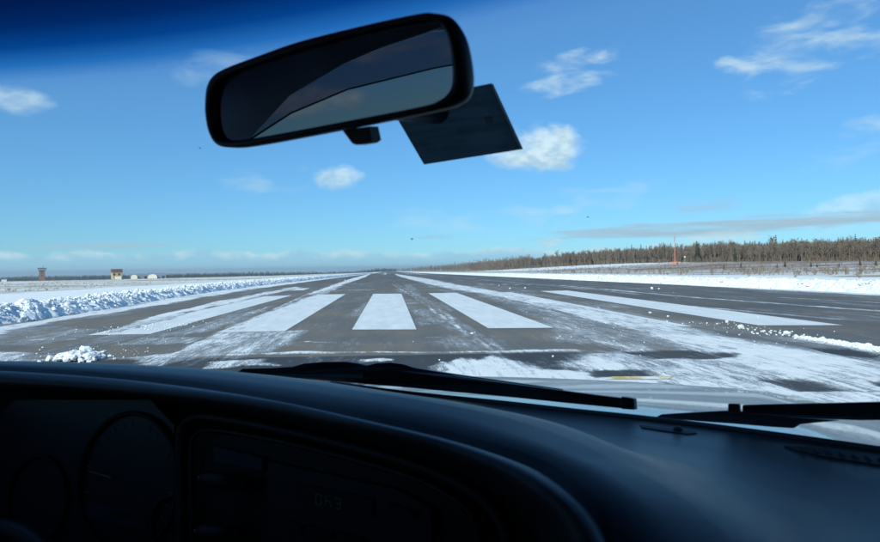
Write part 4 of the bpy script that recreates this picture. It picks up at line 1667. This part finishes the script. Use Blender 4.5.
_, gc, gr, gex, gey = ring('gauge_rim', 127, 482, 52, 0.0035, M_TRIM)
ring('gauge_rim', 36, 500, 30, 0.003, M_TRIM)
ring('gauge_rim', 172, 526, 22, 0.003, M_TRIM)
for k in range(21):
    a = R(215 - 250 * k / 20)
    p = gc + gr * (gex * math.cos(a) + gey * math.sin(a)) * 0.80 - CL_N * 0.002
    q = gc + gr * (gex * math.cos(a) + gey * math.sin(a)) * (0.90 if k % 2 == 0 else 0.86) - CL_N * 0.002
    bm = bmesh.new()
    bm_tube(bm, [tuple(p), tuple(q)], 0.0006, 4)
    obj('dial_tick', bm, M_PALE, DASH)
bm = bmesh.new()
bm_tube(bm, [tuple(cl(88, 471, 0.006)), tuple(cl(111, 477.5, 0.006))], [0.0006, 0.0016], 6)
obj('needle', bm, M_NEEDLE, DASH)
patch('odometer_display', [cl(px, py, 0.003) for px, py in ((88, 502), (128, 510), (146, 514), (146, 528), (84, 518))], 0.004, M_LCD, DASH, (0, 1, 0))
patch('display_bar', [cl(px, py, 0.005) for px, py in ((110, 511), (150, 518), (150, 524), (110, 516))], 0.003, M_TRIM, DASH, (0, 1, 0))

# ---- centre console surround and radio
BZ_P = np.array([-0.22, 0.672, CAM_H - 0.3])
BZ_N = np.array([-0.24, -1.0, 0.12])
BZ_N /= np.linalg.norm(BZ_N)


def bz(px, py, off=0.0):
    return at_plane(px, py, BZ_P + BZ_N * off, BZ_N)


for nm, path, rad in (('console_surround', [(181, 600), (180, 500), (180, 440), (184, 425), (197, 417), (230, 420), (300, 434), (400, 460), (460, 484), (498, 515), (512, 560), (515, 600)], 0.0065),
                      ('console_trim', [(192, 600), (191, 500), (191, 448), (195, 436), (206, 430), (240, 434), (300, 446), (395, 472), (446, 494), (474, 522), (482, 600)], 0.003)):
    pts = resample(np.array([bz(a, b) for a, b in path]), 60)
    bm = bmesh.new()
    bm_tube(bm, [tuple(p) for p in pts], rad, 8)
    shade_smooth(obj(nm, bm, M_DASH, DASH))
patch('console_face', [bz(px, py, -0.012) for px, py in ((190, 600), (189, 446), (200, 431), (300, 445), (396, 470), (448, 494), (478, 530), (484, 600))], 0.02, M_TRIM, DASH, (0, 1, 0))
patch('headlamp_panel', [bz(px, py, -0.004) for px, py in ((214, 447), (262, 458), (262, 470), (214, 462))], 0.006, M_LCD, DASH, (0, 1, 0))
patch('radio_face', [bz(px, py, -0.003) for px, py in ((268, 462), (396, 490), (430, 508), (436, 600), (266, 600))], 0.01, M_GAUGE, DASH, (0, 1, 0))
patch('radio_display', [bz(px, py, 0.0005) for px, py in ((296, 483), (372, 499), (372, 517), (296, 501))], 0.003, M_TRIM, DASH, (0, 1, 0))
# the three dim glyphs of the radio display, drawn with segments
SEG = {'0': 'abcdef', 'h': 'cefg', '3': 'abgcd'}
SEGP = {'a': ((0, 1), (1, 1)), 'b': ((1, 1), (1, .5)), 'c': ((1, .5), (1, 0)), 'd': ((0, 0), (1, 0)), 'e': ((0, .5), (0, 0)), 'f': ((0, 1), (0, .5)), 'g': ((0, .5), (1, .5))}
for gi, ch in enumerate('0h3'):
    x0, y0 = 316 + 9.5 * gi, 494.0 + 2.1 * gi
    for s_ in SEG[ch]:
        (ax, ay), (bx, by) = SEGP[s_]
        bm = bmesh.new()
        bm_tube(bm, [tuple(bz(x0 + 5.5 * ax, y0 + 10 * (1 - ay) + 1.2 * ax, 0.002)), tuple(bz(x0 + 5.5 * bx, y0 + 10 * (1 - by) + 1.2 * bx, 0.002))], 0.0007, 4)
        obj('display_segment', bm, M_GLOW, DASH)
for (x0, y0, x1, y1, r) in ((202, 478, 246, 484, 0.011), (198, 531, 240, 536, 0.011)):
    bm = bmesh.new()
    p, q = bz(x0, y0, 0.018), bz(x1, y1, 0.006)
    bm_tube(bm, [tuple(p), tuple(p * 0.85 + q * 0.15), tuple(p * 0.5 + q * 0.5), tuple(q)], [r * 0.55, r * 0.95, r, r * 0.8], 12)
    k_ = shade_smooth(obj('control_knob', bm, M_TRIM, DASH))
    bm = bmesh.new()
    bm_tube(bm, [tuple(p + BZ_N * 0.004 + np.array([-0.002, 0, 0])), tuple(p)], [0.0025, 0.0045], 8)
    shade_smooth(obj('knob_tip', bm, M_TIP, DASH))
for (x0, y0, x1, y1) in ((276, 520, 300, 526), (306, 527, 330, 532), (336, 534, 360, 539), (390, 505, 412, 512)):
    patch('radio_button', [bz(px, py, 0.004) for px, py in ((x0, y0), (x1, y1), (x1, y1 + 7), (x0, y0 + 7))], 0.005, M_TRIM, DASH, (0, 1, 0))

# ---- steering wheel: only the top of its rim shows
sc_ = at_d(8, 530, 0.88)
sw_n = np.array([0.0, -1.0, 0.45])
sw_n /= np.linalg.norm(sw_n)
sw_x = np.array([1.0, 0, 0])
sw_y = np.cross(sw_n, sw_x)
sw_y = sw_y if sw_y[2] > 0 else -sw_y
sw_c = sc_ - sw_y * 0.19
bm = bmesh.new()
n = 72
loop = [[None] * 10 for _ in range(n)]
for i in range(n):
    a = 2 * math.pi * i / n
    rad_d = sw_x * math.cos(a) + sw_y * math.sin(a)
    for j in range(10):
        b2 = 2 * math.pi * j / 10
        loop[i][j] = bm.verts.new(tuple(sw_c + rad_d * (0.19 + 0.0145 * math.cos(b2)) + sw_n * 0.0145 * math.sin(b2)))
for i in range(n):
    for j in range(10):
        bm.faces.new((loop[i][j], loop[(i + 1) % n][j], loop[(i + 1) % n][(j + 1) % 10], loop[i][(j + 1) % 10]))
SW = shade_smooth(obj('steering_wheel', bm, M_TRIM, van))
bm = bmesh.new()
bm_tube(bm, [tuple(sw_c + sw_n * 0.01), tuple(sw_c - sw_n * 0.03), tuple(sw_c - sw_n * 0.30)], [0.06, 0.07, 0.03], 16)
obj('hub', bm, M_TRIM, SW)
for a in (200, 340, 270):
    bm = bmesh.new()
    e_ = sw_x * math.cos(R(a)) + sw_y * math.sin(R(a))
    bm_tube(bm, [tuple(sw_c + e_ * 0.04), tuple(sw_c + e_ * 0.185)], 0.012, 8)
    obj('spoke', bm, M_TRIM, SW)

# ---- windscreen with its shade band
W_BASE, W_TOP = -0.255, 0.46
W_BAND = 0.225


def glass_grid(w0, w1, nw, off=0.0):
    us = np.linspace(-0.91, 0.91, 41)
    ws = np.linspace(w0, w1, nw)
    rows = [[(u, glass_v(u, w, off), CAM_H + w) for u in us] for w in ws]
    return loft(rows)


V, F = glass_grid(W_BASE, W_BAND, 12)
WS = obj('windshield', mesh_np('windshield', V, F, True), M_CLEAR, van)
V, F = glass_grid(W_BAND, W_TOP, 12)
band_bottom = CAM_H + W_BAND
obj('shade_band', mesh_np('shade_band', V, F, True), tint_material(band_bottom, band_bottom + 0.075), WS)

for px, py, r_ in ((200, 148, .0010), (412, 239, .0013), (588, 217, .0008)):
    c_ = at_glass(px, py, -0.001)
    bm = bmesh.new()
    bmesh.ops.create_icosphere(bm, subdivisions=1, radius=r_)
    bmesh.ops.scale(bm, vec=(1.6, 0.4, 0.8), verts=bm.verts)
    bmesh.ops.translate(bm, vec=tuple(c_), verts=bm.verts)
    obj('dirt_speck', bm, M_RUBBER, WS)

# ---- rear view mirror
mp_r, mp_l = at_d(460, 60, 0.44), at_d(212, 110, 0.64)
e1 = mp_r - mp_l
mn = np.cross(e1, np.array([0, 0, 1.0]))
mn /= np.linalg.norm(mn)
if mn @ (EYE - mp_r) < 0:
    mn = -mn
mn = mn + np.array([0, 0, -0.14])
mn = mn - e1 * (mn @ e1) / (e1 @ e1)
mn /= np.linalg.norm(mn)


def mir(px, py, off=0.0):
    return at_plane(px, py, mp_r + mn * off, mn)


def closed_curve(pts, n):
    pts = np.asarray(pts, float)
    P = np.concatenate([pts[-2:], pts, pts[:3]])
    out = []
    m = len(pts)
    for k in range(n):
        t = k / n * m
        i = int(t)
        f = t - i
        p0, p1, p2, p3 = P[i + 1], P[i + 2], P[i + 3], P[i + 4]
        out.append(0.5 * (2 * p1 + (p2 - p0) * f + (2 * p0 - 5 * p1 + 4 * p2 - p3) * f ** 2 + (3 * p1 - p0 - 3 * p2 + p3) * f ** 3))
    return np.array(out)


outer_px = [(205.5, 98), (207.5, 85), (214, 75), (228, 67), (260, 55), (300, 41), (360, 26), (415, 14), (434, 12.5), (448, 18), (459, 34), (465, 58), (467, 82), (463, 97), (452, 105.5), (430, 112), (340, 130), (260, 145), (232, 148), (217, 144.5), (209, 132), (205.5, 114)]
inner_px = [(214.5, 104), (217, 90), (224, 80), (236, 73), (264, 63), (300, 51.5), (360, 35), (412, 24), (432, 22), (442, 26), (449, 38), (452.5, 58), (453.5, 80), (450, 92), (440, 100.5), (420, 107), (340, 122.5), (262, 137), (234, 140.5), (222, 138.5), (216.5, 129), (214.5, 116)]
NM = 132
po = closed_curve([mir(*p) for p in outer_px], NM)
pi_ = closed_curve([mir(*p) for p in inner_px], NM)
cen = po.mean(0)
rows = [pi_ - mn * 0.006, pi_ + mn * 0.001, pi_ * 0.5 + po * 0.5 + mn * 0.004, po * 0.93 + pi_ * 0.07 + mn * 0.001, po - mn * 0.006,
        po - mn * 0.014 + (cen - po) * 0.03, po - mn * 0.024 + (cen - po) * 0.14, po - mn * 0.032 + (cen - po) * 0.40, po - mn * 0.034 + (cen - po) * 0.92]
V, F = loft(rows, True)
MIRROR = obj('rear_view_mirror', mesh_np('rear_view_mirror', V, F, True), M_TRIM, van)
M_MIRROR = plain('dimmed_mirror_glass', (0.42, 0.45, 0.50), 0.015, metal=1.0)
patch('mirror_glass', list(pi_ - mn * 0.003), 0.002, M_MIRROR, MIRROR, -mn)
tab = [mir(*p, 0.0) - mn * 0.012 for p in ((331, 130), (358, 126), (361, 140), (357, 143), (345, 145), (341, 143.5))]
patch('dimming_tab', tab, 0.010, M_TRIM, MIRROR, -mn)
stalk0 = cen - mn * 0.03
stalk1 = np.array([stalk0[0] + 0.01, 0, stalk0[2] + 0.02])
stalk1[1] = glass_v(stalk1[0], stalk1[2] - CAM_H) - 0.003
bm = bmesh.new()
bm_tube(bm, [tuple(stalk0), tuple(stalk0 * 0.5 + stalk1 * 0.5 + np.array([0, 0, -0.01])), tuple(stalk1)], [0.014, 0.010, 0.016], 12)
obj('stalk', bm, M_TRIM, MIRROR)

# ---- permit card stuck to the glass behind the mirror
M_CARD = plain('dark_card_back', (0.10, 0.12, 0.125), 0.6, var=0.3, scale=40.0)
t_ = NT(M_CARD.node_tree)                            # thin card: a little daylight comes through
tl = t_.new('ShaderNodeBsdfTranslucent')
t_.l.new(t_.mix(t_.smooth(t_.noise(t_.mapping(t_.new('ShaderNodeTexCoord').outputs['Object'], (4, 4, 60)), 3.0, 3.0), 0.35, 0.65), (0.15, 0.17, 0.17, 1), (0.21, 0.23, 0.23, 1)), tl.inputs[0])
ad = t_.new('ShaderNodeAddShader')
t_.l.new(M_CARD.node_tree.nodes['Principled BSDF'].outputs[0], ad.inputs[0])
t_.l.new(tl.outputs[0], ad.inputs[1])
t_.l.new(ad.outputs[0], M_CARD.node_tree.nodes['Material Output'].inputs['Surface'])
cpts = [at_glass(*p, off=-0.010) for p in ((400.5, 125), (491, 84.5), (521, 149), (424, 164.5))]
cn = np.cross(cpts[1] - cpts[0], cpts[3] - cpts[0])
cn /= np.linalg.norm(cn)
if cn @ (EYE - cpts[0]) < 0:
    cn = -cn
c0 = cpts[0]
co = empty('permit_card', tuple(CAR_O), -CAR_AZ)
tag(co, 'dark rectangular card stuck to the windscreen behind the mirror', 'card')
patch('card', [at_plane(px, py, c0, cn) for px, py in ((389, 104.5), (491, 84.5), (520.5, 149.5), (424, 164.5))], 0.0025, M_CARD, co, -cn)
M_CLEARPL = plain('pale_plastic_edge', (0.75, 0.78, 0.80), 0.3)
patch('sleeve_edge', [at_plane(px, py, c0 - cn * 0.003, cn) for px, py in ((491, 84.5), (493, 84.2), (522.8, 149.2), (520.5, 149.6))], 0.001, M_CLEARPL, co, -cn)
patch('card_mark', [at_plane(px, py, c0 + cn * 0.0008, cn) for px, py in ((484, 117), (492, 116), (494, 122), (486, 123.5))], 0.0006, plain('faded_print', (0.75, 0.78, 0.78), 0.6), co, -cn)

# ---- wipers lying on the foot of the glass
def wiper(name, label, blade, cap, arm, extra=None):
    w = empty(name, (0, 0, 0), 0, van)
    w['label'] = label
    for nm, px_pts, off, th in (('blade', blade, 0.012, 0.016), ('end_cap', cap, 0.010, 0.022), ('arm', arm, 0.032, 0.018)):
        pts = [at_glass(px, py, off) for px, py in px_pts]
        o = patch(nm, pts, th, M_WIPER, w, (0.15, 1.0, -0.16))
        bv = o.modifiers.new('bevel', 'BEVEL')
        bv.width, bv.segments = 0.0025, 2
    return w


wiper('wiper', 'left wiper with humped arm', [(362, 371), (400, 371), (455, 376), (520, 385), (600, 395.5), (622, 398), (622, 408.5), (560, 402.5), (480, 394), (400, 387), (362, 384)],
      [(620.5, 396.5), (633.5, 398.5), (634.5, 410), (620.5, 409)],
      [(236, 372.5), (242, 368.6), (270, 368), (292, 366.6), (303, 363.4), (322, 361.8), (345, 361.6), (358, 363.4), (366, 365.4), (376, 363), (390, 362.4), (402, 364), (412, 367.3), (430, 370.5),
       (455, 374.2), (520, 383.4), (560, 389), (560, 395), (480, 388), (420, 385), (360, 383.5), (300, 378.5), (260, 375)])
wiper('wiper', 'right wiper with square blade end', [(742, 405.0), (780, 404), (830, 403), (900, 401.4), (900, 420), (860, 420.5), (820, 419), (770, 416), (742, 413.5)],
      [(727.5, 403.6), (739, 403.8), (739.5, 413.5), (727.5, 413)],
      [(655, 417.5), (661, 414.4), (690, 412.6), (728, 410.6), (742, 411.5), (790, 417), (840, 420.5), (800, 424.5), (794, 428.5), (770, 427), (735, 424), (700, 421.5)])

# ---- hood, cowl and body shell
def hood_front(u):
    return 2.46 - 0.20 * (u - 0.05) ** 2


def build_hood():
    us = np.linspace(-0.86, 0.86, 61)
    fs = np.linspace(0, 1, 26)
    rows = []
    for f in fs:
        row = []
        for u in us:
            v0 = glass_v(u, -0.255) + 0.03
            v1 = hood_front(u)
            v = v0 + (v1 - v0) * f
            w = -0.285 - 0.142 * f ** 1.2 - 0.05 * max(0, abs(u) - 0.45) ** 2 * 4
            w += 0.005 * float(sstep(np.array(0.55 - abs(u)), -0.06, 0.06)) * min(1, f * 4)
            row.append((u, v, CAM_H + w))
        rows.append(row)
    base = np.array(rows[-1])
    for dv, dz in ((0.018, -0.006), (0.035, -0.022), (0.045, -0.05), (0.05, -0.12), (0.06, -0.55)):
        rows.append(base + np.array([0, dv, dz]))
    V, F = loft(rows)
    return obj('hood', mesh_np('hood', V, F, True), M_PAINT_CAR, van)


HOOD = build_hood()
us = np.linspace(-0.84, 0.84, 33)
V, F = loft([[(u, glass_v(u, -0.255, 0.004), CAM_H - 0.257) for u in us], [(u, glass_v(u, -0.255, 0.02), CAM_H - 0.275) for u in us],
             [(u, glass_v(u, -0.255, 0.045), CAM_H - 0.300) for u in us]])
obj('cowl_panel', mesh_np('cowl_panel', V, F, True), M_RUBBER, van)


def wall(name, outline, holes, x0, x1, axis, mat, parent):
    """Panel with window openings: outline and holes in the panel's plane, thick from x0 to x1 along the axis."""
    bm = bmesh.new()
    edges = []
    for loop_ in [outline] + holes:
        vs = [bm.verts.new((x0, a, b) if axis == 0 else (a, x0, b)) for a, b in loop_]
        for i in range(len(vs)):
            edges.append(bm.edges.new((vs[i], vs[(i + 1) % len(vs)])))
    bmesh.ops.triangle_fill(bm, use_beauty=True, use_dissolve=False, edges=edges)
    r = bmesh.ops.extrude_face_region(bm, geom=list(bm.faces))
    mv = [g for g in r['geom'] if isinstance(g, bmesh.types.BMVert)]
    d = x1 - x0
    bmesh.ops.translate(bm, vec=(d, 0, 0) if axis == 0 else (0, d, 0), verts=mv)
    return obj(name, bm, mat, parent)


def pane(name, poly, x, axis, mat, parent):
    bm = bmesh.new()
    vs = [bm.verts.new((x, a, b) if axis == 0 else (a, x, b)) for a, b in poly]
    bm.faces.new(vs)
    return obj(name, bm, mat, parent)


ZB, ZR = 0.55, CAM_H + 0.50
gv = lambda w: glass_v(0.88, w)
side_outline = [(-3.3, ZB), (1.05, ZB), (1.05, CAM_H - 0.40), (gv(-0.2), CAM_H - 0.2), (gv(0.1), CAM_H + 0.1), (gv(0.44), CAM_H + 0.44), (gv(0.44) - 0.06, ZR), (-3.2, ZR), (-3.3, CAM_H - 0.1)]
# the front edge of the door window runs up the sloping pillar
DOOR_WIN = [(0.60, CAM_H - 0.20), (0.42, CAM_H - 0.02), (0.24, CAM_H + 0.155), (0.13, CAM_H + 0.23), (-0.02, CAM_H + 0.283), (-0.14, CAM_H + 0.312), (-0.34, CAM_H + 0.345),
            (-0.52, CAM_H + 0.345), (-0.56, CAM_H + 0.31), (-0.56, CAM_H - 0.20)]
VISOR = [(0.225, CAM_H + 0.150), (0.10, CAM_H + 0.198), (-0.06, CAM_H + 0.232), (-0.33, CAM_H + 0.252), (-0.54, CAM_H + 0.255)]
for s in (-1, 1):
    wl = wall('side_wall', side_outline, [DOOR_WIN], s * 0.90, s * 0.955, 0, M_PAINT_CAR, van)
    wl2 = wall('door_lining', [(-3.25, ZB + 0.02), (0.98, ZB + 0.02), (0.98, CAM_H - 0.40), (gv(-0.2) - 0.03, CAM_H - 0.2), (gv(0.1) - 0.03, CAM_H + 0.1), (gv(0.42) - 0.03, CAM_H + 0.42), (-3.2, CAM_H + 0.46), (-3.25, CAM_H - 0.1)],
               [DOOR_WIN], s * 0.865, s * 0.897, 0, M_HEAD, van)
    pane('door_window', DOOR_WIN, s * 0.92, 0, M_PRIVACY, van)
    # smoked rain visor along the top of the door window, with its dark rim
    pane('rain_visor', VISOR + [(-0.54, CAM_H + 0.345), (-0.34, CAM_H + 0.345), (-0.14, CAM_H + 0.312), (-0.02, CAM_H + 0.283), (0.13, CAM_H + 0.23), (0.235, CAM_H + 0.158)], s * 0.965, 0, M_SMOKE, van)
    bm = bmesh.new()
    bm_tube(bm, [(s * 0.965, a, b2) for a, b2 in VISOR], 0.0022, 6)
    obj('visor_rim', bm, M_RUBBER, van)
    bm = bmesh.new()
    bm_tube(bm, [(s * 0.93, glass_v(0.93, w), CAM_H + w) for w in np.linspace(-0.24, 0.50, 9)], 0.05, 10)
    shade_smooth(obj('windshield_pillar', bm, M_HEAD, van))
    bm = bmesh.new()
    bm_box(bm, (s * 0.86, 1.72, 0.96), (0.18, 1.35, 0.76))
    bm_bevel(bm, 0.03, 2)
    obj('fender', bm, M_PAINT_CAR, van)
    for v in (1.72, -2.2):
        wh = empty('wheel', (s * 0.84, v, 0.36), 0, van)
        bm = bmesh.new()
        prof = [(0.22, 0.09), (0.30, 0.115), (0.345, 0.105), (0.36, 0.07), (0.36, -0.07), (0.345, -0.105), (0.30, -0.115), (0.22, -0.09)]
        rings = []
        for i in range(32):
            a = 2 * math.pi * i / 32
            rings.append([bm.verts.new((x, r * math.cos(a), r * math.sin(a))) for r, x in prof])
        for i in range(32):
            for j in range(len(prof)):
                bm.faces.new((rings[i][j], rings[(i + 1) % 32][j], rings[(i + 1) % 32][(j + 1) % len(prof)], rings[i][(j + 1) % len(prof)]))
        shade_smooth(obj('tyre', bm, M_RUBBER, wh))
        bm = bmesh.new()
        bm_tube(bm, [(s * 0.09, 0, 0), (s * 0.05, 0, 0), (-s * 0.06, 0, 0)], [0.06, 0.20, 0.22], 20)
        obj('rim', bm, M_STEEL, wh)
# roof, floor, bulkhead, back
us = np.linspace(-0.90, 0.90, 25)
front_edge = [(u, glass_v(u, W_TOP) + 0.02, CAM_H + W_TOP + 0.005) for u in us]
V, F = loft([front_edge] + [[(u, v, CAM_H + 0.52 + 0.03 * math.cos(u * 1.6) - 0.02) for u in us] for v in (0.20, 0.0, -0.8, -1.6, -2.4, -3.25)])
obj('roof', mesh_np('roof', V, F, True), M_HEAD, van)
V, F = loft([[(u, glass_v(u, W_TOP) + 0.035, CAM_H + W_TOP + 0.015) for u in us]] + [[(u, v, CAM_H + 0.56 + 0.03 * math.cos(u * 1.6) - 0.02) for u in us] for v in (0.20, 0.0, -0.8, -1.6, -2.4, -3.3)])
obj('roof_skin', mesh_np('roof_skin', V, F, True), M_PAINT_CAR, van)
bm = bmesh.new()
bm_box(bm, (0, -1.1, 0.60), (1.72, 4.3, 0.05))
obj('floor', bm, M_HEAD, van)
bm = bmesh.new()
bm_box(bm, (0, 1.02, 1.04), (1.72, 0.05, 0.86))
obj('bulkhead', bm, M_TRIM, van)
wall('back_wall', [(-0.86, ZB + 0.1), (0.86, ZB + 0.1), (0.86, ZR - 0.02), (-0.86, ZR - 0.02)], [], -3.24, -3.18, 1, M_HEAD, van)
# the driver's and passenger's seats, behind the camera
for u in (-0.42, 0.42):
    st_ = empty('seat', (u, -0.42, 0.625), 0, van)
    bm = bmesh.new()
    bm_box(bm, (0, 0.06, 0.28), (0.50, 0.50, 0.16))
    bm_bevel(bm, 0.05, 3)
    shade_smooth(obj('cushion', bm, M_SEAT, st_))
    bm = bmesh.new()
    bm_box(bm, (0, -0.24, 0.62), (0.48, 0.13, 0.66), Matrix.Rotation(R(14), 3, 'X'))
    bm_bevel(bm, 0.05, 3)
    shade_smooth(obj('backrest', bm, M_SEAT, st_))
    bm = bmesh.new()
    bm_box(bm, (0, -0.34, 1.04), (0.26, 0.10, 0.17))
    bm_bevel(bm, 0.04, 3)
    shade_smooth(obj('headrest', bm, M_SEAT, st_))
    bm = bmesh.new()
    bm_box(bm, (0, 0, 0.10), (0.36, 0.40, 0.20))
    obj('base', bm, M_TRIM, st_)


# ------------------------------------------------------------------ haze
def build_haze():
    m = bpy.data.materials.new('thin_haze')
    m.use_nodes = True
    t = NT(m.node_tree)
    t.n.remove(t.n['Principled BSDF'])
    v = t.new('ShaderNodeVolumePrincipled')
    v.inputs['Color'].default_value = (0.72, 0.84, 0.95, 1)
    v.inputs['Density'].default_value = HAZE_DENSITY
    v.inputs['Anisotropy'].default_value = 0.2
    t.l.new(v.outputs[0], t.n['Material Output'].inputs['Volume'])
    bm = bmesh.new()
    zlo, zhi = -110.0, 34.0
    bm_box(bm, (0, 4700, (zlo + zhi) / 2), (20400, 15800, zhi - zlo))
    o = obj('haze', bm, m)
    tag(o, 'thin pale haze over the whole airfield', kind='stuff')


HAZE_DENSITY = 0.00012
build_haze()
